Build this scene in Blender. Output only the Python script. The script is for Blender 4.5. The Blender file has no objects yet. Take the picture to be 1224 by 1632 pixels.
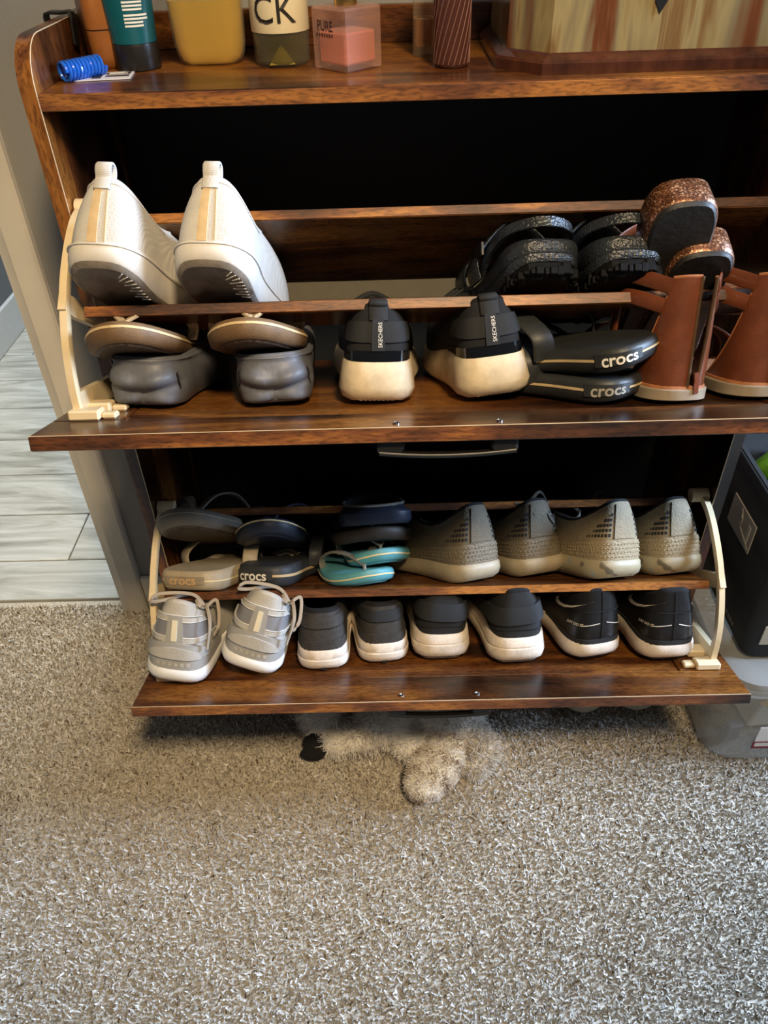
import bpy, math, random
import numpy as np
from mathutils import Vector, Matrix
random.seed(7); RNG = np.random.default_rng(11)
PI = math.pi
sc = bpy.context.scene
C = sc.collection

# ------------------------------------------------------------------ camera
def cam_basis(pitch, yaw, roll):
    pitch, yaw, roll = map(math.radians, (pitch, yaw, roll))
    f = Vector((math.sin(yaw)*math.cos(pitch), math.cos(yaw)*math.cos(pitch), -math.sin(pitch)))
    r = Vector((math.cos(yaw), -math.sin(yaw), 0)); u = r.cross(f)
    return f, r*math.cos(roll)+u*math.sin(roll), -r*math.sin(roll)+u*math.cos(roll)
cd = bpy.data.cameras.new('camera'); cam = bpy.data.objects.new('camera', cd); C.objects.link(cam)
cd.sensor_fit = 'VERTICAL'; cd.sensor_height = 36.0; cd.lens = 1238.86/1632*36
cd.clip_start = .02
f_, r_, u_ = cam_basis(39.548, -.82, -1.91)
M = Matrix.Identity(4)
for i in range(3):
    M[i][0] = r_[i]; M[i][1] = u_[i]; M[i][2] = -f_[i]
M[0][3], M[1][3], M[2][3] = -.0578, -.8687, 1.1771
cam.matrix_world = M
sc.camera = cam

# ------------------------------------------------------------------ world, lamps, exposure
w = bpy.data.worlds.new('room_air'); sc.world = w; w.use_nodes = True
bg = w.node_tree.nodes['Background']; bg.inputs[0].default_value = (.62, .64, .66, 1); bg.inputs[1].default_value = .10
def area(name, loc, target, size, power, col, sizey=None, disk=False):
    l = bpy.data.lights.new(name, 'AREA'); l.energy = power; l.color = col
    l.shape = 'DISK' if disk else 'RECTANGLE'; l.size = size
    if not disk: l.size_y = sizey or size
    o = bpy.data.objects.new(name, l); C.objects.link(o); o.location = loc
    o.rotation_euler = (Vector(target)-Vector(loc)).to_track_quat('-Z', 'Y').to_euler()
    return o
def downlight(name, loc, target, power, col, angle, radius):
    l = bpy.data.lights.new(name, 'SPOT'); l.energy = power; l.color = col; l.spot_size = math.radians(angle); l.spot_blend = 1.0; l.shadow_soft_size = radius
    o = bpy.data.objects.new(name, l); C.objects.link(o); o.location = loc
    o.rotation_euler = (Vector(target)-Vector(loc)).to_track_quat('-Z', 'Y').to_euler(); return o
downlight('ceiling_downlight', (.30, -1.32, 2.4), (-.20, .08, .52), 168, (1, .76, .46), 50, .14)
area('window_daylight', (2.15, -.12, 1.5), (-.3, -.75, .0), .75, 138, (.53, .71, 1), .9)
area('hall_daylight', (-.55, 1.1, 2.2), (-1.1, 1.0, 0), .6, 40, (.90, .97, 1), .6)
sc.view_settings.view_transform = 'Standard'; sc.view_settings.look = 'None'
sc.view_settings.gamma = 1; sc.view_settings.use_curve_mapping = False
sc.view_settings.exposure = .35

# ------------------------------------------------------------------ helpers
def link(o, parent=None):
    C.objects.link(o)
    if parent is not None: o.parent = parent
    return o
def tag(o, label=None, cat=None, group=None, kind=None):
    if label: o['label'] = label
    if cat: o['category'] = cat
    if group: o['group'] = group
    if kind: o['kind'] = kind
    return o
def thing(name, label, cat, loc=(0, 0, 0), group=None):
    o = bpy.data.objects.new(name, None); o.empty_display_size = .02
    link(o); o.location = loc
    return tag(o, label, cat, group)
class MB:
    def __init__(s): s.v = []; s.f = []; s.tone = []
    def add(s, vs, fs):
        b = len(s.v); s.v += [tuple(map(float, q)) for q in vs]; s.f += [tuple(b+i for i in q) for q in fs]; return s
    def grid(s, G, cu=False, ct=False):
        """G[nt][nu] of points; cu closes along u"""
        nt, nu = len(G), len(G[0]); fs = []
        for j in range(nt-1+(1 if ct else 0)):
            for i in range(nu-1+(1 if cu else 0)):
                a, b = i, (i+1) % nu; c, d = j, (j+1) % nt
                fs.append((c*nu+a, c*nu+b, d*nu+b, d*nu+a))
        return s.add([q for r in G for q in r], fs)
    def ngon(s, pts): return s.add(pts, [tuple(range(len(pts)))])
    def box(s, x0, x1, y0, y1, z0, z1, R=None, bev=0.0):
        if bev > 0:
            pts = []; fs = []
            bm_box = rounded_box(x1-x0, y1-y0, z1-z0, bev)
            c = np.array([(x0+x1)/2, (y0+y1)/2, (z0+z1)/2])
            vs = [np.array(q)+c for q in bm_box[0]]; fs = bm_box[1]
        else:
            vs = [(x, y, z) for z in (z0, z1) for y in (y0, y1) for x in (x0, x1)]
            fs = [(0, 2, 3, 1), (4, 5, 7, 6), (0, 1, 5, 4), (2, 6, 7, 3), (0, 4, 6, 2), (1, 3, 7, 5)]
        if R is not None: vs = [R(q) for q in vs]
        return s.add(vs, fs)
    def tube(s, path, r, n=8, cap=True):
        P = [np.array(q, float) for q in path]; G = []
        up = np.array([.13, .21, .97])
        for i, q in enumerate(P):
            t = P[min(i+1, len(P)-1)]-P[max(i-1, 0)]; t /= np.linalg.norm(t)+1e-12
            a = np.cross(t, up)
            if np.linalg.norm(a) < 1e-3: a = np.cross(t, (1, 0, 0))
            a /= np.linalg.norm(a); b = np.cross(t, a); up = np.cross(a, t)*1.0
            rr = r[i] if hasattr(r, '__len__') else r
            G.append([q+rr*(math.cos(k*2*PI/n)*a+math.sin(k*2*PI/n)*b) for k in range(n)])
        s.grid(G, cu=True)
        if cap: s.ngon(G[0][::-1]); s.ngon(G[-1])
        return s
    def ribbon(s, path, wdir, w, th, round_=True):
        """flat strap: rectangular section swept along path, wdir(i) gives the width direction"""
        P = [np.array(q, float) for q in path]; G = []
        for i, q in enumerate(P):
            t = P[min(i+1, len(P)-1)]-P[max(i-1, 0)]; t /= np.linalg.norm(t)+1e-12
            a = np.array(wdir(i) if callable(wdir) else wdir, float); a -= t*(a@t); a /= np.linalg.norm(a)+1e-12
            b = np.cross(t, a); ww = (w[i] if hasattr(w, '__len__') else w)/2; h = th/2
            G.append([q+a*ww*.86+b*h, q+a*ww+b*h*.2, q+a*ww-b*h*.2, q+a*ww*.86-b*h, q-a*ww*.86-b*h, q-a*ww-b*h*.2, q-a*ww+b*h*.2, q-a*ww*.86+b*h])
        s.grid(G, cu=True); s.ngon(G[0][::-1]); s.ngon(G[-1]); return s
    def lathe(s, prof, n=32, c=(0, 0, 0), sx=1, sy=1):
        G = [[(c[0]+r*sx*math.cos(k*2*PI/n), c[1]+r*sy*math.sin(k*2*PI/n), c[2]+z) for k in range(n)] for r, z in prof]
        return s.grid(G, cu=True)
    def build(s, name, mat, parent=None, smooth=40, tone=None):
        me = bpy.data.meshes.new(name); me.from_pydata(s.v, [], s.f); me.validate(); me.update()
        if smooth:
            me.polygons.foreach_set('use_smooth', [True]*len(me.polygons))
            me.set_sharp_from_angle(angle=math.radians(smooth))
        o = bpy.data.objects.new(name, me)
        if mat: me.materials.append(mat)
        return link(o, parent)
def rounded_box(sx, sy, sz, b):
    """box with chamfered edges: 24 verts"""
    hx, hy, hz = sx/2, sy/2, sz/2; vs = []; idx = {}
    for X in (-1, 1):
        for Y in (-1, 1):
            for Z in (-1, 1):
                idx[(X, Y, Z, 0)] = len(vs); vs.append((X*hx, Y*(hy-b), Z*(hz-b)))
                idx[(X, Y, Z, 1)] = len(vs); vs.append((X*(hx-b), Y*hy, Z*(hz-b)))
                idx[(X, Y, Z, 2)] = len(vs); vs.append((X*(hx-b), Y*(hy-b), Z*hz))
    fs = []
    def face(q):
        c = np.mean([vs[i] for i in q], 0); n = np.cross(np.array(vs[q[1]])-vs[q[0]], np.array(vs[q[2]])-vs[q[0]])
        fs.append(tuple(q) if n@c > 0 else tuple(q[::-1]))
    for X in (-1, 1): face([idx[(X, a, b_, 0)] for a, b_ in ((-1, -1), (1, -1), (1, 1), (-1, 1))])
    for Y in (-1, 1): face([idx[(a, Y, b_, 1)] for a, b_ in ((-1, -1), (1, -1), (1, 1), (-1, 1))])
    for Z in (-1, 1): face([idx[(a, b_, Z, 2)] for a, b_ in ((-1, -1), (1, -1), (1, 1), (-1, 1))])
    for Y in (-1, 1):
        for Z in (-1, 1): face([idx[(-1, Y, Z, 1)], idx[(1, Y, Z, 1)], idx[(1, Y, Z, 2)], idx[(-1, Y, Z, 2)]])
    for X in (-1, 1):
        for Z in (-1, 1): face([idx[(X, -1, Z, 0)], idx[(X, 1, Z, 0)], idx[(X, 1, Z, 2)], idx[(X, -1, Z, 2)]])
        for Y in (-1, 1): face([idx[(X, Y, -1, 0)], idx[(X, Y, 1, 0)], idx[(X, Y, 1, 1)], idx[(X, Y, -1, 1)]])
    for X in (-1, 1):
        for Y in (-1, 1):
            for Z in (-1, 1): face([idx[(X, Y, Z, k)] for k in range(3)])
    return vs, fs
def catmull(P, n, closed=False):
    P = [np.array(q, float) for q in P]; m = len(P); out = []
    segs = m if closed else m-1
    for i in range(segs):
        if closed: a, b, c, d = P[(i-1) % m], P[i], P[(i+1) % m], P[(i+2) % m]
        else: a, b, c, d = P[max(i-1, 0)], P[i], P[i+1], P[min(i+2, m-1)]
        for k in range(n):
            t = k/n
            out.append(.5*((2*b)+(c-a)*t+(2*a-5*b+4*c-d)*t*t+(3*b-a-3*c+d)*t**3))
    if not closed: out.append(P[-1])
    return out
def text_geo(body, size, bold=0.0):
    cu = bpy.data.curves.new('txt', 'FONT'); cu.body = body; cu.size = size; cu.align_x = 'CENTER'; cu.align_y = 'CENTER'
    cu.offset = bold; cu.resolution_u = 3
    o = bpy.data.objects.new('txt', cu); C.objects.link(o)
    dg = bpy.context.evaluated_depsgraph_get(); dg.update()
    me = o.evaluated_get(dg).to_mesh()
    vs = [tuple(v.co) for v in me.vertices]; fs = [tuple(p.vertices) for p in me.polygons]
    o.evaluated_get(dg).to_mesh_clear()
    bpy.data.objects.remove(o); bpy.data.curves.remove(cu)
    return vs, fs

# ------------------------------------------------------------------ materials
def nodes(name):
    m = bpy.data.materials.new(name); m.use_nodes = True
    nt = m.node_tree; b = nt.nodes['Principled BSDF']; return m, nt, b
def N(nt, t, **kw):
    n = nt.nodes.new(t)
    for k, v in kw.items():
        if hasattr(n, k) and k not in n.inputs: setattr(n, k, v)
        else: n.inputs[k].default_value = v
    return n
def ramp(nt, stops):
    r = nt.nodes.new('ShaderNodeValToRGB'); e = r.color_ramp.elements
    while len(e) < len(stops): e.new(.5)
    for q, (p, c) in zip(e, stops): q.position = p; q.color = (*c, 1)
    return r
def s2l(*c): return tuple(((x/255)/12.92 if x/255 <= .04045 else ((x/255+.055)/1.055)**2.4) for x in c)
def plain(name, rgb, rough=.55, var=.18, scale=60, bump=.0, bscale=400, spec=.5, metal=0, coat=0, sheen=0, stretch=(1, 1, 1)):
    """procedural: object-space noise varies the colour, a second noise gives relief"""
    m, nt, b = nodes(name); c = s2l(*rgb); L = nt.links.new
    tc = N(nt, 'ShaderNodeTexCoord'); mp = N(nt, 'ShaderNodeMapping'); mp.inputs['Scale'].default_value = stretch
    L(tc.outputs['Object'], mp.inputs[0])
    n = N(nt, 'ShaderNodeTexNoise', Scale=scale, Detail=4.0, Roughness=.6); L(mp.outputs[0], n.inputs['Vector'])
    r = ramp(nt, [(.3, tuple(x*(1-var) for x in c)), (.7, tuple(min(1, x*(1+var)) for x in c))]); L(n.outputs['Fac'], r.inputs[0])
    L(r.outputs[0], b.inputs['Base Color'])
    b.inputs['Roughness'].default_value = rough; b.inputs['Metallic'].default_value = metal
    b.inputs['Specular IOR Level'].default_value = spec; b.inputs['Coat Weight'].default_value = coat
    b.inputs['Sheen Weight'].default_value = sheen
    if bump:
        n2 = N(nt, 'ShaderNodeTexNoise', Scale=bscale, Detail=3.0); L(mp.outputs[0], n2.inputs['Vector'])
        bp = N(nt, 'ShaderNodeBump', Strength=bump, Distance=.002); L(n2.outputs['Fac'], bp.inputs['Height']); L(bp.outputs[0], b.inputs['Normal'])
    return m
def woven(name, rgb, rough=.8, var=.2, scale=900, bump=.5, dirty=None, axis='X'):
    m, nt, b = nodes(name); c = s2l(*rgb); L = nt.links.new
    tc = N(nt, 'ShaderNodeTexCoord')
    wv = N(nt, 'ShaderNodeTexWave', Scale=scale, Distortion=1.0); wv.bands_direction = axis; L(tc.outputs['Object'], wv.inputs['Vector'])
    w2 = N(nt, 'ShaderNodeTexWave', Scale=scale*.8, Distortion=1.5); w2.bands_direction = 'Z'; L(tc.outputs['Object'], w2.inputs['Vector'])
    mx = N(nt, 'ShaderNodeMath', operation='MULTIPLY'); L(wv.outputs['Fac'], mx.inputs[0]); L(w2.outputs['Fac'], mx.inputs[1])
    n = N(nt, 'ShaderNodeTexNoise', Scale=40.0, Detail=3.0); L(tc.outputs['Object'], n.inputs['Vector'])
    ad = N(nt, 'ShaderNodeMath', operation='ADD'); L(mx.outputs[0], ad.inputs[0]); L(n.outputs['Fac'], ad.inputs[1])
    r = ramp(nt, [(.35, tuple(x*(1-var) for x in c)), (1., tuple(min(1, x*(1+var)) for x in c))]); L(ad.outputs[0], r.inputs[0])
    L(r.outputs[0], b.inputs['Base Color']); b.inputs['Roughness'].default_value = rough
    bp = N(nt, 'ShaderNodeBump', Strength=bump, Distance=.001); L(mx.outputs[0], bp.inputs['Height']); L(bp.outputs[0], b.inputs['Normal'])
    return m
def wood(name, grain='X', light=1.0, rough=.24, gs=1.0):
    """rustic brown laminate: stretched grain, amber blotches, dark knots and specks"""
    m, nt, b = nodes(name); L = nt.links.new
    tc = N(nt, 'ShaderNodeTexCoord'); oi = N(nt, 'ShaderNodeObjectInfo')
    ofs = N(nt, 'ShaderNodeVectorMath', operation='SCALE'); ofs.inputs['Scale'].default_value = 7.0
    cmb = N(nt, 'ShaderNodeCombineXYZ'); [L(oi.outputs['Random'], cmb.inputs[i]) for i in range(3)]
    L(cmb.outputs[0], ofs.inputs[0])
    av = N(nt, 'ShaderNodeVectorMath', operation='ADD'); L(tc.outputs['Object'], av.inputs[0]); L(ofs.outputs[0], av.inputs[1])
    mp = N(nt, 'ShaderNodeMapping'); k = 14*gs
    mp.inputs['Scale'].default_value = (k*.13, k, k) if grain == 'X' else ((k, k*.13, k) if grain == 'Y' else (k, k, k*.13))
    L(av.outputs[0], mp.inputs[0])
    n1 = N(nt, 'ShaderNodeTexNoise', Scale=1.0, Detail=7.0, Roughness=.62, Distortion=.9); L(mp.outputs[0], n1.inputs['Vector'])
    mp2 = N(nt, 'ShaderNodeMapping'); mp2.inputs['Scale'].default_value = tuple(q*.55 for q in ((3.5, 8, 8) if grain == 'X' else ((8, 3.5, 8) if grain == 'Y' else (8, 8, 3.5))))
    L(av.outputs[0], mp2.inputs[0])
    n2 = N(nt, 'ShaderNodeTexNoise', Scale=1.6, Detail=3.0, Roughness=.5, Distortion=.4); L(mp2.outputs[0], n2.inputs['Vector'])
    ad = N(nt, 'ShaderNodeMix', data_type='FLOAT'); ad.inputs['Factor'].default_value = .55
    L(n1.outputs['Fac'], ad.inputs['A']); L(n2.outputs['Fac'], ad.inputs['B'])
    g = light
    r = ramp(nt, [(.38, tuple(g*x for x in (.010, .0045, .003))), (.455, tuple(g*x for x in (.045, .016, .006))), (.51, tuple(g*x for x in (.11, .036, .011))),
                  (.575, tuple(g*x for x in (.26, .10, .020))), (.66, tuple(g*x for x in (.10, .032, .010)))]); L(ad.outputs['Result'], r.inputs[0])
    mp3 = N(nt, 'ShaderNodeMapping'); mp3.inputs['Scale'].default_value = (90, 420, 420) if grain == 'X' else ((420, 90, 420) if grain == 'Y' else (420, 420, 90))
    L(av.outputs[0], mp3.inputs[0])
    n3 = N(nt, 'ShaderNodeTexNoise', Scale=1.0, Detail=2.0); L(mp3.outputs[0], n3.inputs['Vector'])
    r3 = ramp(nt, [(.38, (.45, .45, .45)), (.52, (1, 1, 1))]); L(n3.outputs['Fac'], r3.inputs[0])
    mu = N(nt, 'ShaderNodeMix', data_type='RGBA', blend_type='MULTIPLY'); mu.inputs['Factor'].default_value = .75
    L(r.outputs[0], mu.inputs['A']); L(r3.outputs[0], mu.inputs['B']); L(mu.outputs['Result'], b.inputs['Base Color'])
    b.inputs['Roughness'].default_value = rough; b.inputs['Specular IOR Level'].default_value = .5
    bp = N(nt, 'ShaderNodeBump', Strength=.08, Distance=.001); L(n3.outputs['Fac'], bp.inputs['Height']); L(bp.outputs[0], b.inputs['Normal'])
    return m
def toned(name, stops, rough=.9, sheen=.0):
    """blades coloured by a per-blade 'tone' attribute"""
    m, nt, b = nodes(name); L = nt.links.new
    a = N(nt, 'ShaderNodeAttribute'); a.attribute_name = 'tone'
    r = ramp(nt, [(p, s2l(*c)) for p, c in stops]); L(a.outputs['Fac'], r.inputs[0]); L(r.outputs[0], b.inputs['Base Color'])
    b.inputs['Roughness'].default_value = rough; b.inputs['Sheen Weight'].default_value = sheen; b.inputs['Specular IOR Level'].default_value = .2
    return m
def glass(name, rgb=(1, 1, 1), rough=.02, ior=1.45):
    m, nt, b = nodes(name); b.inputs['Base Color'].default_value = (*rgb, 1); b.inputs['Transmission Weight'].default_value = 1
    b.inputs['Roughness'].default_value = rough; b.inputs['IOR'].default_value = ior; return m
def see_through(name, rgb, alpha, rough=.3, edge=.32):
    """thin clear or frosted plastic: a diffuse-gloss skin over a transparent one"""
    m, nt, b = nodes(name); L = nt.links.new; c = s2l(*rgb)
    b.inputs['Base Color'].default_value = (*c, 1); b.inputs['Roughness'].default_value = rough
    tr = N(nt, 'ShaderNodeBsdfTransparent'); tr.inputs[0].default_value = (.93, .94, .95, 1)
    fr = N(nt, 'ShaderNodeLayerWeight', Blend=.35); ma = N(nt, 'ShaderNodeMath', operation='MULTIPLY_ADD'); ma.inputs[1].default_value = edge; ma.inputs[2].default_value = alpha
    L(fr.outputs['Facing'], ma.inputs[0])
    mx = N(nt, 'ShaderNodeMixShader'); L(ma.outputs[0], mx.inputs[0]); L(tr.outputs[0], mx.inputs[1]); L(b.outputs[0], mx.inputs[2])
    L(mx.outputs[0], nt.nodes['Material Output'].inputs[0]); return m

WX = wood('rustic_wood_long_grain', 'X'); WZ = wood('rustic_wood_upright_grain', 'Z', light=1.25); WE = wood('rustic_wood_edge', 'X', light=1.6, rough=.42, gs=2.2)
WY = wood('rustic_wood_cross_grain', 'Y', light=1.15)
IVORY = plain('ivory_plastic', (226, 205, 165), .38, .05)
BLACKPANEL = plain('charcoal_backing_board', (27, 29, 31), .55, .12, 8)
PALE_RAIL = plain('pale_grey_rail_paint', (118, 113, 100), .6, .06)
WALL = plain('grey_wall_paint', (150, 147, 141), .75, .04, 6, bump=.1, bscale=300)
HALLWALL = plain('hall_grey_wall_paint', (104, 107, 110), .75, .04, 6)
TRIM = plain('cream_trim_paint', (226, 217, 200), .42, .05, 10)
EDGELINE = plain('laminate_edge_and_highlight', (206, 178, 140), .5, .06)
METAL = plain('zinc_screw_metal', (190, 190, 192), .25, .1, metal=1)
DARKMETAL = plain('black_handle_metal', (22, 22, 23), .4, .1)

# ------------------------------------------------------------------ the setting
CAB_D, CAB_W, TH = .256, .84, .016
WALLY = .272
m = MB(); m.box(-3.0, 2.2, -3.0, WALLY+.02, -.05, -.008); floor = tag(m.build('floor', plain('carpet_backing', (190, 180, 162), .95, .3, 220, .6, 500), smooth=0), kind='structure')
def blades(pts, nrm, length, width, lean, tone, seg=2, curl=.5, root=1.0):
    """numpy: n bent blades of `seg` quads; returns verts, faces, tones"""
    n = len(pts); pts = np.asarray(pts, float); nrm = np.asarray(nrm, float)
    d = nrm+RNG.normal(0, 1, (n, 3))*lean; d /= np.linalg.norm(d, axis=1)[:, None]
    sd = np.cross(d, RNG.normal(0, 1, (n, 3))); sd /= np.linalg.norm(sd, axis=1)[:, None]
    cd_ = np.cross(d, sd)*RNG.normal(0, curl, (n, 1))
    length = np.broadcast_to(length, (n,))*RNG.uniform(.7, 1.25, n)
    V = []
    for k in range(seg+1):
        t = k/seg; c = pts+d*(length*t)[:, None]+cd_*(length*t*t)[:, None]
        wv = width*(1-.55*t*t)/2
        V += [c-sd*wv, c+sd*wv]
    V = np.stack(V, 1).reshape(-1, 3); m_ = 2*(seg+1)
    F = np.array([[2*k, 2*k+1, 2*k+3, 2*k+2] for k in range(seg)])
    F = (F[None]+(np.arange(n)*m_)[:, None, None]).reshape(-1, 4)
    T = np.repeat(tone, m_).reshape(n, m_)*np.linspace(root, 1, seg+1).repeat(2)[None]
    return V, F, T.ravel()
def quads_mesh(name, V, F, tone, mat, parent=None, smooth=False):
    me = bpy.data.meshes.new(name); me.vertices.add(len(V)); me.vertices.foreach_set('co', V.astype(np.float32).ravel())
    me.loops.add(F.size); me.loops.foreach_set('vertex_index', F.astype(np.int32).ravel())
    me.polygons.add(len(F)); me.polygons.foreach_set('loop_start', np.arange(0, F.size, 4, dtype=np.int32))
    try: me.polygons.foreach_set('loop_total', np.full(len(F), 4, np.int32))
    except Exception: pass
    a = me.attributes.new('tone', 'FLOAT', 'POINT'); a.data.foreach_set('value', tone.astype(np.float32))
    me.update(calc_edges=True); me.validate(); me.materials.append(mat)
    return link(bpy.data.objects.new(name, me), parent)
CARPET = toned('carpet_pile', [(0, (88, 68, 44)), (.10, (146, 132, 112)), (.5, (196, 188, 175)), (.8, (220, 214, 205)), (1, (240, 237, 232))])
def carpet():
    x0, x1, y0, y1, sp = -1.1, .95, -.85, WALLY+.006, .0033
    nx, ny = int((x1-x0)/sp), int((y1-y0)/sp)
    X, Y = np.meshgrid(np.linspace(x0, x1, nx), np.linspace(y0, y1, ny)); X = X.ravel(); Y = Y.ravel(); n = len(X)
    X = X+RNG.normal(0, sp*.4, n); Y = Y+RNG.normal(0, sp*.4, n)
    Y = np.where(X < -.63, np.minimum(Y, WALLY+.004), np.minimum(Y, WALLY-.004))
    patch = .5*np.sin(X*9+1.3*np.sin(Y*7))*np.sin(Y*11+X*3)
    tone = np.clip(RNG.normal(.5, .2, n)+.05*patch, 0, 1); tone[RNG.random(n) < .018] = .04
    V, F, T = blades(np.stack([X, Y, np.full(n, -.008)], 1), np.tile((0, -.12, 1), (n, 1)), .0072*(1+.12*patch), .0029, .5, tone, 2, .5)
    return tag(quads_mesh('carpet_pile', V, F, T, CARPET), 'mottled grey-beige cut pile carpet in front of the cabinet', 'carpet', kind='stuff')
carpet()
# wall behind the cabinet, right of the doorway; header above the doorway
m = MB(); m.box(-.60, 2.2, WALLY, WALLY+.11, -.05, 2.5); tag(m.build('wall_back', WALL, smooth=0), kind='structure')
m = MB(); m.box(-3.0, -1.55, WALLY, WALLY+.11, -.05, 2.5); tag(m.build('wall_left', WALL, smooth=0), kind='structure')
def casing(x0, x1):
    b = MB(); prof = [(0, 0), (0, -.010), (.004, -.014), (.034, -.017), (.042, -.013), (.05, -.011), (.05, 0)]
    s = (x1-x0)/.05
    G = [[(x0+px*s, WALLY+py, z) for px, py in prof] for z in (-.008, 2.08)]
    b.grid([list(r) for r in G]); b.ngon(G[1]); return b
tag(casing(-.575, -.627).build('trim_1', TRIM, smooth=30), kind='structure')
m = MB(); m.box(-.627, -.60, WALLY-.002, WALLY+.112, -.008, 2.05); tag(m.build('door_jamb', TRIM, smooth=0), kind='structure')
m = MB(); m.box(-.573, -.43, WALLY-.012, WALLY, -.008, .085, bev=.003); m.box(.43, 2.2, WALLY-.012, WALLY, -.008, .085, bev=.003)
tag(m.build('baseboard_back', TRIM), kind='structure')
# hall beyond the doorway: plank tiles, grey wall with white baseboard
m = MB(); m.box(-3.0, .2, WALLY+.0225, 4.0, -.06, -.0145); hall = tag(m.build('hall_floor', plain('tile_grout', (112, 110, 104), .9, .1), smooth=0), kind='structure')
def tile_mat():
    mt, nt, b = nodes('weathered_wood_look_tile'); L = nt.links.new
    tc = N(nt, 'ShaderNodeTexCoord'); oi = N(nt, 'ShaderNodeObjectInfo')
    cmb = N(nt, 'ShaderNodeCombineXYZ'); [L(oi.outputs['Random'], cmb.inputs[i]) for i in range(3)]
    sv = N(nt, 'ShaderNodeVectorMath', operation='SCALE'); sv.inputs['Scale'].default_value = 9; L(cmb.outputs[0], sv.inputs[0])
    av = N(nt, 'ShaderNodeVectorMath', operation='ADD'); L(tc.outputs['Object'], av.inputs[0]); L(sv.outputs[0], av.inputs[1])
    mp = N(nt, 'ShaderNodeMapping'); mp.inputs['Scale'].default_value = (3, 22, 1); L(av.outputs[0], mp.inputs[0])
    n = N(nt, 'ShaderNodeTexNoise', Scale=1.0, Detail=6.0, Roughness=.65, Distortion=1.2); L(mp.outputs[0], n.inputs['Vector'])
    r = ramp(nt, [(.3, s2l(138, 136, 126)), (.5, s2l(180, 179, 170)), (.7, s2l(208, 208, 202))]); L(n.outputs['Fac'], r.inputs[0]); L(r.outputs[0], b.inputs['Base Color'])
    b.inputs['Roughness'].default_value = .38; return mt
TILE = tile_mat(); tile_mesh = {}
for j in range(14):
    y0 = WALLY+.024+j*.164-.04; x = -1.32-.0-(j*.37 % .9)
    while x < .1:
        xa, xb = max(x, -1.31), min(x+.897, .1); ya = max(y0, WALLY+.024)
        if xb-xa > .03:
            key = (round(xb-xa, 4), round(y0+.161-ya, 4))
            if key not in tile_mesh:
                t = MB(); t.box(0, xb-xa, 0, y0+.161-ya, -.012, 0, bev=.0015); o = t.build('plank_tile', TILE, hall); tile_mesh[key] = o.data
            else: o = link(bpy.data.objects.new('plank_tile', tile_mesh[key]), hall)
            o.location = (xa, ya, -.003)
        x += .9
m = MB(); m.box(-1.45, -1.315, WALLY+.11, 4.0, -.05, 2.5); tag(m.build('wall_hall', HALLWALL, smooth=0), kind='structure')
m = MB(); m.box(-1.315, -1.301, WALLY+.112, 4.0, -.003, .118, bev=.003); tag(m.build('baseboard_hall', plain('white_baseboard_paint', (196, 198, 198), .45, .04)), kind='structure')
m = MB(); m.box(-1.315, .2, 3.3, 3.4, -.05, 2.5); tag(m.build('wall_hall_end', HALLWALL, smooth=0), kind='structure')

# ------------------------------------------------------------------ the shoe cabinet
SHELF_Z = 1.012
cab = thing('shoe_cabinet', 'rustic brown tip-out shoe cabinet with both flip doors hanging open', 'shoe cabinet', (0, 0, 0))
def side_panel(x0, x1):
    R = .045; prof = [(.005, -.006)]  # (y, z)
    prof = [(0, -.006)]+[(R-R*math.cos(a), 1.060-R+R*math.sin(a)) for a in np.linspace(0, PI/2, 9)]+[(CAB_D, 1.060), (CAB_D, -.006)]
    b = MB(); n = len(prof); e = .0012
    b.grid([[(x0, y, z) for y, z in prof], [(x1, y, z) for y, z in prof]], cu=True)
    b.ngon([(x0, y, z) for y, z in prof]); b.ngon([(x1, y, z) for y, z in prof][::-1]); return b
for sx in (-1, 1):
    x0, x1 = sorted((sx*CAB_W/2, sx*(CAB_W/2-TH)))
    o = side_panel(x0, x1).build('side_panel', WZ, cab, smooth=30)
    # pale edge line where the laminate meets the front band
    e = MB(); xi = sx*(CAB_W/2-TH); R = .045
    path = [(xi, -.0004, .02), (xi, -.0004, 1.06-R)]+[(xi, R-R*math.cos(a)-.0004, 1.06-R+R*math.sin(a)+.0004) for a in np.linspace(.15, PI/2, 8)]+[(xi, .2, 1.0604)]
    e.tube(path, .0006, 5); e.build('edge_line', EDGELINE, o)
XI = CAB_W/2-TH
def board(name, x0, x1, y0, y1, z0, z1, mat, parent, bev=.0012, R=None): return MB().box(x0, x1, y0, y1, z0, z1, R=R, bev=bev).build(name, mat, parent, smooth=0)
board('top_shelf', -XI, XI, .001, CAB_D, SHELF_Z-TH, SHELF_Z, WX, cab)
board('edge_band', -XI, XI, -.0006, .0012, SHELF_Z-TH+.0008, SHELF_Z-.0012, WE, cab, bev=.0004)
board('back_rail', -XI, XI, CAB_D-.014, CAB_D, SHELF_Z, 1.052, WX, cab)
board('back_panel', -XI, XI, CAB_D-.004, CAB_D, .715, SHELF_Z-TH, BLACKPANEL, cab, bev=.0005)
board('back_panel', -XI, XI, CAB_D-.004, CAB_D, .0, .645, BLACKPANEL, cab, bev=.0005)
board('rear_rail', -XI, XI, CAB_D-.012, CAB_D, .645, .715, PALE_RAIL, cab, bev=.001)
board('base_panel', -XI, XI, .02, CAB_D, .055, .07, WX, cab)
board('toe_kick', -XI, XI, .03, .045, -.006, .055, WX, cab)
TILT = math.radians(18.5)
def frame(Y, Z, deg):
    a = math.radians(deg); O = np.array([0, Y, Z]); d = np.array([0, math.cos(a), -math.sin(a)]); n = np.array([0, math.sin(a), math.cos(a)])
    return O, d, n, a
def in_frame(fr): return lambda q: fr[0]+np.array([q[0], 0, 0])+fr[1]*q[1]+fr[2]*q[2]
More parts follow.
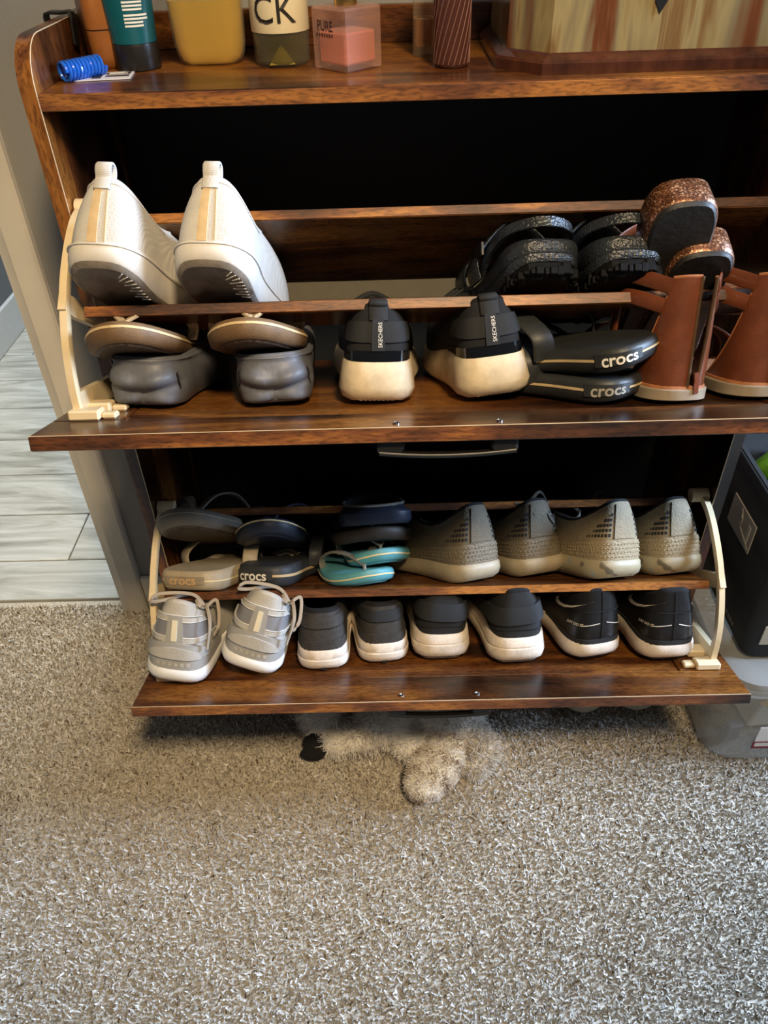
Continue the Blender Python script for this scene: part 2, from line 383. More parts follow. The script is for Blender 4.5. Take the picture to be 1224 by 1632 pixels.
def flip_unit(z0, dm=0.0, sm_=.0216):
    fr = frame(-.22, z0, 18.5); R = in_frame(fr)
    dr = board('flip_door', -.344, .344, .0605, .40, -TH, -.0012, WX, cab, R=R)
    board('rail', -.42, .42, .0, .060, -TH, 0, WX, dr, R=R)
    board('edge_band', -.42, .42, -.0006, .0008, -TH+.0008, -.001, WE, dr, bev=.0004, R=R)
    MB().tube([R((-.4195, -.0004, .0001)), R((.4195, -.0004, .0001))], .0005, 5).build('edge_line', EDGELINE, dr)  # pale tube painting in the highlight along the door's top front edge
    for sx in (-1, 1):
        a, b = sorted((sx*.42, sx*.3448)); board('stile', a, b, .0608, .226, -TH, 0, WX, dr, R=R)
        # screw heads of the handle
        s = MB(); c = np.array([sx*.052, .014, 0])
        s.grid([[R(c+np.array([r*math.cos(k*PI/5), r*math.sin(k*PI/5), h])) for k in range(10)] for r, h in ((.0038, 0), (.0038, .0012), (.002, .002), (.0012, .0008))], cu=True)
        s.ngon([R(c+np.array([.0012*math.cos(k*PI/5), .0012*math.sin(k*PI/5), .0008])) for k in range(10)]); s.build('screw', METAL, dr)
    h = MB()
    for sx in (-1, 1): h.box(sx*.058-.014, sx*.058+.014, .010, .020, -TH-.016, -TH, R=R, bev=.003)
    h.ribbon([R((x, .015, -TH-.014-.004*(1-(x/.07)**2))) for x in np.linspace(-.07, .07, 15)], fr[1], .012, .004)
    h.build('handle', DARKMETAL, dr)
    # divider boards held by the brackets
    fm = frame(-.102, z0+dm+.087, 34); board('divider', -.383, .383, sm_, .125, -.012, 0, WX, dr, R=in_frame(fm))
    board('edge_band', -.383, .383, sm_-.0006, sm_+.0008, -.0114, -.0006, WE, dr, bev=.0003, R=in_frame(fm))
    fb = frame(.030, z0+dm+.133, 43); board('divider', -.386, .386, 0, .20, -.012, 0, WX, dr, R=in_frame(fb))
    board('edge_band', -.386, .386, -.0006, .0008, -.0114, -.0006, WE, dr, bev=.0003, R=in_frame(fb))
    # ivory plastic side brackets
    dz = z0+dm-.75
    arc = catmull([(.022, .893), (-.012, .890), (-.05, .874), (-.09, .846), (-.12, .808), (-.138, .768), (-.146, .727-dm)], 5)
    for sx in (-1, 1):
        b = MB(); xb = sx*.3955
        b.ribbon([(xb, q[0], q[1]+dz) for q in arc], (1, 0, 0), .009, .011)
        b.tube([(sx*.402, .020, .894+dz), (sx*.378, .020, .894+dz)], .0105, 14)           # pivot knob
        def plate(pts, x0, x1):
            A = [(x0, y, z+dz) for y, z in pts]; B = [(x1, y, z+dz) for y, z in pts]
            b.grid([A, B], cu=True); b.ngon(A[::-1]); b.ngon(B)
        plate([(-.112, .835), (-.096, .846), (-.02, .785), (.0, .752), (-.095, .818)], sx*.392, sx*.400)       # fin beside the divider
        plate([(-.146, .726-dm), (-.140, .752-dm), (-.03, .712-dm), (.02, .676-dm), (.02, .668-dm)], sx*.392, sx*.400)        # gusset along the door
        for (s0, w_) in ((.070, .022), (.105, .020)):
            xa, xc = sorted((sx*.402, sx*(.402-.034)))
            b.box(xa, xc, s0-.012, s0+.010, 0, .011, R=R, bev=.002)
            xa, xc = sorted((sx*(.402-.034), sx*(.402-.05)))
            b.box(xa, xc, s0-.006, s0+.008, 0, .007, R=R, bev=.002)
        b.build('side_bracket', IVORY, dr, smooth=35)
    return fr, fm
UP, UPM = flip_unit(.75)
LO, LOM = flip_unit(.308, .009, .010)

# ------------------------------------------------------------------ footwear
NU = 80
def sm(a, b, x): t = np.clip((x-a)/(b-a), 0, 1); return t*t*(3-2*t)
class Last:
    """plan outline of a foot: heel at y=0, toe at y=L, u=0 at the heel centre, u grows round the right side"""
    def __init__(s, L=.28, wh=.036, wa=None, wb=.049, side=1, square=.0):
        wa = wa or wh*1.02; s.L = L
        k = [(0, 0), (wh*(.60+.15*square), .0045), (wh*(.93+.05*square), .023), (wh, .05), (wa, .36*L), (wb, .68*L), (wb*.93, .82*L), (wb*.62, .94*L), (wb*.2, .995*L)]
        pts = k+[(-x, y) for x, y in k[:0:-1]]
        P = np.array(catmull(pts, 12, closed=True))
        P[:, 0] += -side*.012*np.sin(PI*np.clip(P[:, 1]/L, 0, 1))**2*(P[:, 1]/L)
        d = np.linalg.norm(np.roll(P, -1, 0)-P, axis=1); cs = np.concatenate([[0], np.cumsum(d)]); s.per = cs[-1]
        P2 = np.vstack([P, P[:1]]); uu = np.linspace(0, 1, 721)
        s.x = np.interp(uu*s.per, cs, P2[:, 0]); s.y = np.interp(uu*s.per, cs, P2[:, 1]); s.u = uu
        gx = np.gradient(np.concatenate([s.x[-4:-1], s.x, s.x[1:4]]))[3:-3]; gy = np.gradient(np.concatenate([s.y[-4:-1], s.y, s.y[1:4]]))[3:-3]
        l = np.hypot(gx, gy)+1e-12; s.nx = gy/l; s.ny = -gx/l
        k5 = np.ones(25)/25
        for nm in ('nx', 'ny'):
            a = getattr(s, nm); a = np.concatenate([a[-13:-1], a, a[1:13]]); setattr(s, nm, np.convolve(a, k5, 'valid'))
    def at(s, u, off=0.):
        u = np.mod(u, 1.0)
        return np.interp(u, s.u, s.x)+off*np.interp(u, s.u, s.nx), np.interp(u, s.u, s.y)+off*np.interp(u, s.u, s.ny)
US = np.arange(NU)/NU
def sole(last, zb, zt, prof, mat, name, root, cap_in=.004, top=True):
    """rings (outward offset, height fraction) from the bottom edge to the top edge, closed by caps"""
    b = MB(); G = []
    for off, fr in prof:
        x, y = last.at(US, off); z = zb(y)*(1-fr)+zt(y)*fr; G.append(np.stack([x, y, z], 1))
    b.grid(G, cu=True)
    b.ngon([tuple(q) for q in G[0]][::-1])
    if top: b.ngon([tuple(q) for q in G[-1]])
    return b.build(name, mat, root, smooth=50)
class Side:
    """the side wall of a sole as a surface S(u, t)"""
    def __init__(s, last, zb, zt, off): s.l, s.zb, s.zt, s.off = last, zb, zt, off
    def P(s, u, t):
        x, y = s.l.at(u, s.off(t) if callable(s.off) else s.off); return np.stack([x, y, s.zb(y)*(1-t)+s.zt(y)*t], -1)
class Upper:
    """the upper: every u has a curve from the sole edge (t=0) to the collar edge (t=1)"""
    def __init__(s, last, zs, hh, hs, ht, yc=.072, lc=.062, wc=.027, inset=.002, bul=.003, toe=.062, hk=.10, disp=None, pw=1.5, hm=.55):
        s.__dict__.update(last=last, zs=zs, hh=hh, hs=hs, ht=ht, yc=yc, lc=lc, wc=wc, inset=inset, bul=bul, toe=toe, hk=hk, disp=disp, pw=pw, hm=hm)
    def collar(s, u):
        ph = 2*PI*u; c = np.cos(ph)
        sn = np.sin(ph); x = s.wc*np.sign(sn)*np.abs(sn)**.72; y = s.yc-s.lc*np.sign(c)*np.abs(c)**.8
        z = s.hs+(s.hh-s.hs)*np.clip(c, 0, 1)**s.pw+(s.ht-s.hs)*np.clip(-c, 0, 1)**1.4
        return np.stack([x, y, z], -1)
    def P0(s, u, t):
        u = np.asarray(u, float); t = np.asarray(t, float)
        x, y = s.last.at(u, -s.inset); z = s.zs(y); A = np.stack([x, y, z], -1); B = s.collar(u)
        f = (1-np.cos(2*PI*u))/2
        k = s.hk+.02*f
        bx, by = s.last.at(u, -s.inset+s.bul)
        Cc = np.stack([bx*(1-k)+B[..., 0]*k, by*(1-k)+B[..., 1]*k, z+(s.hm*(B[..., 2]-z))*(1-sm(.45, .95, f))+s.toe*sm(.45, .95, f)], -1)
        t_ = t[..., None]
        return (1-t_)**2*A+2*t_*(1-t_)*Cc+t_**2*B
    def P(s, u, t, off=0.):
        u, t = np.broadcast_arrays(np.asarray(u, float), np.asarray(t, float)); p = s.P0(u, t)
        if s.disp is None and not np.any(off): return p
        n = s.Nn(u, t); o = off
        if s.disp is not None: o = o+s.disp((u+.5) % 1-.5, t)
        return p+n*np.asarray(o)[..., None]
    def Nn(s, u, t):
        e = 2e-3; du = s.P0(u+e, t)-s.P0(u-e, t); tt = np.clip(t, e, 1-e); dt = s.P0(u, tt+e)-s.P0(u, tt-e)
        n = np.cross(du, dt); return n/(np.linalg.norm(n, axis=-1, keepdims=True)+1e-12)
def shell(surf, mat, root, name='upper', nt=14):
    b = MB(); b.grid([surf.P(US, np.full(NU, t)) for t in np.linspace(0, 1, nt)], cu=True); return b.build(name, mat, root, smooth=60)
def lining(surf, mat, root, thick=.006, depth=.05, name='lining', floor_z=None):
    """rounded padded collar edge running down inside, closed by the insole"""
    b = MB(); G = []; B = surf.P(US, np.ones(NU)); c = np.array([0, surf.yc, 0])
    inn = np.array([0, surf.yc, 0])-B; inn[:, 2] = 0; inn /= np.linalg.norm(inn, axis=1)[:, None]
    for a in np.linspace(0, PI, 6): G.append(B+inn*thick*(1-math.cos(a))/2*1.0+np.array([0, 0, 1])*thick*.45*math.sin(a))
    z1 = floor_z if floor_z is not None else .03
    for k in (.33, .66, 1.0):
        q = G[5]*(1-k)+np.concatenate([(G[5]-inn*(.004 if k > .5 else .002))[:, :2], np.full((NU, 1), z1)], 1)*k; G.append(q)
    b.grid(G, cu=True); b.ngon([tuple(q) for q in G[-1]]); return b.build(name, mat, root, smooth=60)
def patch(surf, u0, u1, t0, t1, off, mat, root, name, nu=24, nt=8, off_edge=None):
    """a panel lying on the upper; t0/t1 may be functions of the position 0..1 along u"""
    f0 = t0 if callable(t0) else (lambda k: t0+0*k); f1 = t1 if callable(t1) else (lambda k: t1+0*k)
    k = np.linspace(0, 1, nu); uu = u0+(u1-u0)*k; G = []
    for j in np.linspace(0, 1, nt): G.append(surf.P(uu, f0(k)*(1-j)+f1(k)*j, off))
    lo = [surf.P(uu, f0(k), -.001)]; hi = [surf.P(uu, f1(k), -.001)]
    F = np.array(lo+G+hi)
    el = surf.P(np.full(nt+2, u0), np.concatenate([[f0(k)[0]], f0(k)[0]*(1-np.linspace(0, 1, nt))+f1(k)[0]*np.linspace(0, 1, nt), [f1(k)[0]]]), -.001)[:, None]
    er = surf.P(np.full(nt+2, u1), np.concatenate([[f0(k)[-1]], f0(k)[-1]*(1-np.linspace(0, 1, nt))+f1(k)[-1]*np.linspace(0, 1, nt), [f1(k)[-1]]]), -.001)[:, None]
    F = np.concatenate([el, F, er], 1)
    b = MB(); b.grid(F); return b.build(name, mat, root, smooth=50)
def sidepatch(side, u0, u1, t0, t1, off, mat, root, name, nu=60):
    uu = np.linspace(u0, u1, nu); b = MB(); rows = []
    for t, o in ((t0, -.0006), (t0, off), (t1, off), (t1, -.0006)):
        x, y = side.l.at(uu, (side.off(t) if callable(side.off) else side.off)+o); rows.append(np.stack([x, y, side.zb(y)*(1-t)+side.zt(y)*t], 1))
    b.grid(rows); return b.build(name, mat, root, smooth=30)
def on_surface(surf, u0, t0, pts2, off):
    e = 1e-3; u0 = float(u0)
    if isinstance(surf, Side):
        ku = np.linalg.norm(surf.P(np.array([u0+e]), np.array([t0]))-surf.P(np.array([u0-e]), np.array([t0])))/(2*e)
        kt = np.linalg.norm(surf.P(np.array([u0]), np.array([t0+e]))-surf.P(np.array([u0]), np.array([t0-e])))/(2*e)
        out = []
        for x, y in pts2:
            u = u0+x/ku; t = t0+y/kt; o = (surf.off(t) if callable(surf.off) else surf.off)+off
            X, Y = surf.l.at(np.array([u]), o); out.append((X[0], Y[0], float(surf.zb(Y)[0]*(1-t)+surf.zt(Y)[0]*t)))
        return out
    ku = np.linalg.norm(surf.P0(u0+e, t0)-surf.P0(u0-e, t0))/(2*e); kt = np.linalg.norm(surf.P0(u0, t0+e)-surf.P0(u0, t0-e))/(2*e)
    pts2 = np.array(pts2); return surf.P(u0+pts2[:, 0]/ku, t0+pts2[:, 1]/kt, off)
def lettering(surf, u0, t0, body, size, mat, root, off=.0012, rot=0, bold=0, name='lettering', sx=1.0):
    vs, fs = text_geo(body, size, bold); c, s_ = math.cos(rot), math.sin(rot)
    P = [((x*c-y*s_)*sx, x*s_+y*c) for x, y, z in vs]
    b = MB(); b.add(on_surface(surf, u0, t0, P, off), fs); return b.build(name, mat, root, smooth=0)
def stitch(surf, uts, mat, root, off=.0008, r=.0007, name='stitching'):
    b = MB()
    for line in uts:
        L_ = catmull([(a, c) for a, c in line], 8); b.tube([surf.P(q[0], q[1], off) for q in L_], r, 5)
    return b.build(name, mat, root)
def tab(surf, mat, root, w=.016, up=.018, th=.0028, t0=.74, name='pull_tab'):
    c = surf.P(0., 1.); pts = [surf.P(0., t, .002) for t in np.linspace(t0, 1, 5)]
    pts += [c+np.array([0, -.004, up*.35]), c+np.array([0, -.004, up*.75]), c+np.array([0, .001, up]), c+np.array([0, .007, up*.8]), c+np.array([0, .009, up*.2]), c+np.array([0, .009, -.02])]
    b = MB(); b.ribbon(catmull(pts, 3), (1, 0, 0), w, th); return b.build(name, mat, root, smooth=50)
def laces(surf, mat, root, rows=5, y0=.15, y1=.20, bow=True, seed=0, loops=None):
    rg = random.Random(seed); b = MB(); us = np.linspace(.36, .43, rows)
    for i, u in enumerate(us):
        t = .93-.10*i
        b.tube(catmull([surf.P(u, t, .001), surf.P(.5, t+.02, .006), surf.P(1-u, t-.03, .001)], 6), .0022, 6)
    if bow:
        c = surf.P(.5, .98, .007)
        for sx, spread in ((-1, 1), (1, 1), (-1, .5), (1, .6)):
            if spread == 1:
                pts = [c, c+np.array([sx*.022, -.004, .014]), c+np.array([sx*.042, -.006+rg.uniform(-.01, .01), .006]), c+np.array([sx*.03, .01, -.004]), c]
            else:
                pts = [c, c+np.array([sx*.018, -.014, .010]), c+np.array([sx*.036, -.026, -.006+rg.uniform(-.008, .008)]), c+np.array([sx*.04, -.034, -.03])]
            b.tube(catmull(pts, 7), .0021, 6)
    if loops:
        k = MB()
        for pts in loops: k.ribbon(catmull(pts, 8), (.3, .5, .8), .0048, .0018)
        k.build('lace_bow', mat, root)
    return b.build('laces', mat, root)
def place(root, fr, X, s, yaw=0, pitch=0, roll=0, lift=0.0, toe_out=0.0):
    """stand the thing on a tilted board: s metres in from its front edge, toe down-slope; yaw > 0 turns the toe to the right"""
    O, d, n, a = fr; pos = O+d*s+n*lift+np.array([X, 0, 0])
    R = Matrix.Rotation(-a, 4, 'X') @ Matrix.Rotation(-math.radians(yaw), 4, 'Z') @ Matrix.Rotation(-math.radians(pitch), 4, 'X') @ Matrix.Rotation(math.radians(roll), 4, 'Y')
    root.matrix_world = Matrix.Translation(Vector(pos)) @ R @ Matrix.Translation((0, -toe_out, 0))
    return root
def rocker(lift=.008, spring=.018, L=.28, z=0, yl=.05):
    return lambda y: z+lift*np.clip(1-y/yl, 0, 1)**2+spring*np.clip((y-.72*L)/(.28*L), 0, 1)**2
def level(heel, fore, L=.28, spring=.018): return lambda y: heel+(fore-heel)*sm(.2*L, .65*L, y)+spring*np.clip((y-.72*L)/(.28*L), 0, 1)**2

# colours of the shoes
KNITWHITE = woven('white_knit', (206, 202, 194), .85, .10, 260, .5); MIDWHITE = plain('white_foam', (212, 206, 196), .55, .08, 40)
OUTGREY = plain('worn_grey_rubber', (122, 112, 100), .5, .3, 60, .3, 200); SEAM = plain('yellowed_seam_tape', (206, 178, 132), .8, .12, 60)
BLKKNIT = woven('black_knit', (26, 27, 31), .85, .35, 500, .5); BLKELASTIC = woven('black_elastic', (34, 35, 36), .75, .2, 900, .4); BLKGLOSS = plain('black_gloss_trim', (12, 14, 18), .12, .1, spec=.7)
CREAMSOLE = plain('cream_worn_foam', (214, 198, 168), .6, .16, 45, .25, 90); LINDARK = woven('dark_lining', (16, 16, 18), .9, .3); WHITEINK = plain('white_print', (230, 226, 218), .5, .05)
CLOGGREY = plain('slate_blue_foam', (96, 98, 104), .5, .10, 50, .12, 260); SLOT = plain('dark_slot', (20, 21, 24), .8, .2)
TANFOAM = plain('tan_brown_foam', (112, 86, 58), .6, .15, 60, .2); TANSTRIPE = plain('pale_tan_stripe', (214, 188, 140), .55, .08); TREADBROWN = plain('dark_worn_tread', (74, 60, 46), .6, .55, 130, .9, 160)
STRAPPAT = plain('cream_brown_patterned_strap', (186, 164, 130), .7, .65, 420, .3, 300)
BLKFOAM = plain('black_foam', (38, 40, 40), .5, .15, 60, .1, 300); STRIPETAN = plain('tan_rubber_stripe', (190, 166, 124), .5, .08); GREYINK = plain('dim_grey_print', (150, 146, 136), .6, .05)
LEATHER = plain('brown_leather', (104, 54, 30), .34, .2, 30, .12, 500, coat=.2); LEATHEREDGE = plain('leather_cut_edge', (160, 100, 60), .6, .2); SANDSOLE = plain('greige_rubber', (146, 132, 112), .5, .12)
PEBBLE = plain('black_pebbled_foam', (40, 44, 48), .22, .12, 60, .9, 330, spec=.6); LUG = plain('black_lug_rubber', (9, 9, 9), .7, .3, spec=.15)
def glitter():
    m_, nt, b = nodes('brown_glitter'); L = nt.links.new; tc = N(nt, 'ShaderNodeTexCoord')
    v = N(nt, 'ShaderNodeTexVoronoi', Scale=700.0); L(tc.outputs['Object'], v.inputs['Vector'])
    r = ramp(nt, [(0, s2l(70, 40, 26)), (.6, s2l(120, 76, 50)), (.9, s2l(176, 124, 88)), (1, s2l(230, 196, 160))]); sp = N(nt, 'ShaderNodeSeparateColor'); L(v.outputs['Color'], sp.inputs[0]); L(sp.outputs[0], r.inputs[0]); L(r.outputs[0], b.inputs['Base Color'])
    nm = N(nt, 'ShaderNodeBump', Strength=.6, Distance=.001); L(sp.outputs[1], nm.inputs['Height']); L(nm.outputs[0], b.inputs['Normal'])
    b.inputs['Metallic'].default_value = .55; b.inputs['Roughness'].default_value = .34; return m_
GLITTER = glitter(); BLKSOLE = plain('scuffed_black_outsole', (24, 22, 20), .55, .4, 40, .4, 150, stretch=(1, 1, 6))
GREYFOAM = plain('warm_grey_foam', (112, 104, 92), .6, .15, 60, .2); PALEGREIGE = plain('pale_greige_foam', (170, 156, 130), .55, .12); NAVY = plain('navy_foam', (28, 36, 54), .5, .2, 60, .15); NAVYGREY = plain('charcoal_navy_foam', (46, 48, 52), .55, .2)
TEALFOAM = plain('turquoise_foam', (88, 156, 168), .5, .10, 50, .1); CREAMLINE = plain('cream_stripe', (222, 206, 162), .5, .06); SILVER = plain('silver_band', (150, 146, 138), .35, .15, metal=.5); DKBROWN = plain('dark_brown_foam', (58, 50, 44), .6, .2); ORANGEINK = plain('sand_relief', (196, 160, 112), .6, .1)
TAUPE = plain('dark_taupe_knit', (92, 82, 64), .75, .14, 90, .5, 420); TAUPEBAND = plain('dark_taupe_rubber', (104, 93, 74), .55, .1, 60, 1.0, 330); TAUPESOLE = plain('taupe_foam', (156, 142, 116), .55, .12, 50)
LTAUPE = plain('light_taupe_knit', (134, 120, 94), .75, .12, 90, .5, 420); LTAUPEBAND = plain('light_taupe_rubber', (142, 127, 98), .55, .08, 60, 1.0, 330)
def camo():
    m_, nt, b = nodes('blue_grey_marbled_foam'); L = nt.links.new; tc = N(nt, 'ShaderNodeTexCoord')
    n = N(nt, 'ShaderNodeTexNoise', Scale=38.0, Detail=1.0); L(tc.outputs['Object'], n.inputs['Vector'])
    r = ramp(nt, [(.33, s2l(96, 88, 70)), (.37, s2l(150, 138, 110)), (.60, s2l(158, 146, 118)), (.65, s2l(132, 142, 142))]); L(n.outputs['Fac'], r.inputs[0]); L(r.outputs[0], b.inputs['Base Color']); b.inputs['Roughness'].default_value = .5; return m_
CAMO = camo()
RUNGREY = plain('pale_grey_synthetic', (172, 170, 166), .42, .06, 40); RUNPANEL = plain('cool_grey_panel', (140, 140, 144), .35, .08, 30); RUNLIGHT = plain('light_grey_knit', (192, 188, 180), .7, .08, 60, .3); RUNSOLE = plain('bright_white_foam', (244, 242, 238), .5, .03); REFLECT = plain('cream_reflective_strip', (244, 234, 206), .3, .03); LACEBEIGE = woven('beige_lace', (178, 164, 146), .8, .2, 900, .4)
DKGREY = plain('dark_grey_knit', (58, 54, 50), .8, .25, 200, .6, 700); DIRTYWHITE = plain('dirty_white_foam', (222, 208, 190), .55, .14, 60, .2); YELLOWIN = plain('yellow_insole', (176, 160, 40), .7, .1)
BLKFAB = woven('black_fabric', (30, 30, 32), .8, .3, 700, .4); SWBLACK = plain('black_leather_synthetic', (26, 25, 25), .36, .2, 40, .1); SWWHITE = plain('pale_grey_swoosh', (196, 186, 170), .4, .06); OUTBLACK = plain('black_outsole', (22, 22, 22), .55, .2)
LACEGREY = woven('grey_lace', (92, 88, 78), .85, .2, 900, .4)

def base_shoe(name, label, group, last, zb, zt, soleprof, mats, up, cat='shoe', collar_th=.007, out=None):
    root = thing(name, label, cat, group=group)
    sole(last, zb, zt, soleprof, mats[0], 'midsole', root)
    if out:
        zo = lambda y: zb(y)-.0035
        sole(last, zo, lambda y: zb(y)+.004, [(soleprof[0][0]-.003, 0), (soleprof[0][0]+.001, .3), (soleprof[0][0]+.002, 1)], out, 'outsole', root)
    S = Upper(last, lambda y: zt(y)-.006, **up)
    shell(S, mats[1], root); lining(S, mats[2], root, thick=collar_th, floor_z=float(zt(np.array([.08]))[0]))
    return root, S
def treads(last, root, mat, zb, n=9):
    """thin pale ribs fanning in from the right rim of the heel"""
    b = MB()
    for i in range(n):
        u = .045+i*.011; p = []
        for off in (-.007, -.016-.005*(i % 2)):
            x, y = last.at(np.array([u]), off); p.append((x[0], y[0], float(zb(y)[0])-.0042))
        b.tube(p, .0006, 5)
    return b.build('tread_ribs', mat, root)

# --- white slip-on sneakers on the upper divider
def white_sneaker(label, side):
    L = .285; la = Last(L, .040, .039, .049, side); zb = rocker(.016, .02, L, yl=.075); zt = level(.034, .028, L, .02)
    root, S = base_shoe('white_sneaker', label, 'pair of white slip-on sneakers', la, zb, zt, [(-.004, 0), (-.0005, .10), (.001, .45), (.001, .80), (-.001, 1)], (MIDWHITE, KNITWHITE, MIDWHITE),
        dict(hh=.100, hs=.080, ht=.098, yc=.082, lc=.072, wc=.029, bul=.003, hk=.10, toe=.055), collar_th=.005, out=OUTGREY)
    sd = Side(la, zb, zt, lambda t: .001)
    sidepatch(sd, -.5, .5, .80, .86, .0016, MIDWHITE, root, 'foxing_line', 120)
    patch(S, -.0135, .0135, .06, .97, .0012, KNITWHITE, root, 'back_stay', 8, 14)
    patch(S, -.012, .001, .07, .96, .0019, SEAM, root, 'seam_tape', 5, 14)
    stitch(S, [[(.0135, t) for t in np.linspace(.08, .95, 6)], [(-.0135, t) for t in np.linspace(.08, .95, 6)]], SEAM, root, .0014)
    stitch(S, [[(u, .93-.02*abs(u)/.2) for u in np.linspace(-.25, .25, 9)]], MIDWHITE, root, .0006, .0009, 'collar_seam')
    tab(S, KNITWHITE, root, .017, .015, .003, .8); treads(la, root, MIDWHITE, zb)
    return root
place(white_sneaker('white knit slip-on sneaker with pull tab nearest the left side bracket', -1), UPM, -.345, -.050, 4, 6, 5, .0165)
place(white_sneaker('white knit slip-on sneaker with pull tab, right one of its pair', 1), UPM, -.238, -.043, 3, 6, 4, .0165)

# --- slate blue clogs with sculpted heels
def clog(label, side):
    L = .285; la = Last(L, .0480, .046, .053, side, square=.1); zb = rocker(.010, .016, L); zt = level(.012, .012, L)
    def g(u, t, u0, t0, su, st): return np.exp(-((u-u0)/su)**2-((t-t0)/st)**2)
    def disp(u, t):
        a = np.abs(u); fade = np.exp(-(u/.085)**4); tr = .40+3.4*a
        d = .0075*np.exp(-((t-tr)/.15)**2)*fade*np.exp(-((a-.03)/.035)**2)            # two drooping lobes
        d += -.003*np.exp(-((t-tr+.24)/.07)**2)*fade                                  # crease under them
        d += -.0025*np.exp(-(u/.009)**2)*np.exp(-((t-.14)/.22)**2)                      # notch in the middle
        d += .0045*np.exp(-((t-.06)/.10)**2)*np.exp(-((a-.04)/.03)**2)
        d += -.004*np.exp(-((a-.080-.02*t)/.007)**2)*np.exp(-((t-.5)/.28)**2)+.0022*np.exp(-((t-.95)/.05)**2)
        return d
    root = thing('foam_clog', label, 'clog', group='pair of slate blue foam clogs')
    sole(la, zb, zt, [(-.018, 0), (-.014, .2), (-.011, .6), (-.011, 1)], CLOGGREY, 'sole', root)
    S = Upper(la, lambda y: zb(y)+.003, hh=.057, hs=.054, ht=.070, yc=.082, lc=.076, wc=.042, bul=.015, hk=.05, toe=.066, disp=disp, inset=.010)
    shell(S, CLOGGREY, root, 'upper', 34); lining(S, CLOGGREY, root, thick=.006, floor_z=.022)
    for sx in (-1, 1): patch(S, sx*.083-.005, sx*.083+.005, lambda k: .30+.1*k, lambda k: .62+.06*k, .0012, SLOT, root, 'heel_slot', 6, 6)
    patch(S, -.2, .2, .93, .985, .0008, CLOGGREY, root, 'rim_bead', 30, 3)
    return root
place(clog('slate blue foam clog nearest the left side bracket', -1), UP, -.333, .090, 3, 0, 2, .001)
place(clog('slate blue foam clog beside the black sneakers', 1), UP, -.183, .086, -4, 0, -2, .001)

# --- flip-flops
def flip_flop(name, label, group, L, wh, th, mat, side=1, stripe=None, stripe_t=(.5, .62), strap=None, tread=None, strap_w=.014, strap_h=.028, post=.76, back=.36, cat='flip-flop', logo=None, footbed=None, heel_up=.004, flat=.012, wb=None, tn=11):
    la = Last(L, wh, wh*.98, wb or wh*1.18, side, square=.25); zb = rocker(heel_up, .010, L, yl=.04); zt = level(th, th*.8, L, .010)
    root = thing(name, label, cat, group=group)
    sole(la, zb, zt, [(-.007, 0), (-.0015, .12), (.0006, .45), (.0006, .75), (-.0015, .95), (-.004, 1.0)], mat, 'sole', root)
    if footbed: sole(la, lambda y: zt(y)-.0006, lambda y: zt(y)+.0008, [(-.006, 0), (-.0065, 1)], footbed, 'footbed', root)
    sd = Side(la, zb, zt, lambda t: .0006-.0015*max(0, .3-t)/.3)
    if stripe: sidepatch(sd, -.5, .5, stripe_t[0], stripe_t[1], .0007, stripe, root, 'stripe', 120)
    if tread:
        sole(la, lambda y: zb(y)-.002, lambda y: zb(y)+.0005, [(-.012, 0), (-.008, 1)], tread, 'tread', root)
    if strap:
        b = MB(); zt0 = float(zt(np.array([L*post]))[0]); p0 = np.array([-side*.004, L*post, zt0]); b.tube([p0+np.array([0, 0, -.01]), p0+np.array([0, 0, .009])], .0028, 8)
        for sx in (-1, 1):
            ix = wh*1.02; e = np.array([sx*ix, L*back, zt0-.002])
            pts = catmull([p0+np.array([0, 0, .008]), p0*.72+e*.28+np.array([sx*.006, 0, strap_h*.9]), p0*.38+e*.62+np.array([sx*.010, 0, strap_h*1.02]), e+np.array([sx*.0035, 0, strap_h*.5]), e+np.array([sx*.0015, 0, -.004])], 6)
            b.ribbon(pts, lambda i: (sx*.55, .35, .0), [strap_w*(.45+.55*min(1, i/10)) for i in range(len(pts))], .0035)
        b.build('strap', strap, root, smooth=50)
    if logo:
        for (body, u0, t0, size, ink) in logo:
            lettering(sd, u0, t0, body, size, ink, root, .0013, bold=size*.02)
    return root, la, sd
r, *_ = flip_flop('flip_flop', 'brown flip-flop with pale stripe lying on the left slate clog', 'pair of brown flip-flops', .27, .044, .026, TANFOAM, -1, TANSTRIPE, (.62, .74), STRAPPAT, TREADBROWN, .016, .025, post=.86, back=.58)
place(r, UP, -.337, .050, 183, -13, 2, .075, .27)
r, *_ = flip_flop('flip_flop', 'brown flip-flop with pale stripe lying on the right slate clog', 'pair of brown flip-flops', .27, .044, .026, TANFOAM, 1, TANSTRIPE, (.62, .74), STRAPPAT, TREADBROWN, .016, .025, post=.86, back=.58)
place(r, UP, -.204, .054, 177, -12, 0, .075, .27)

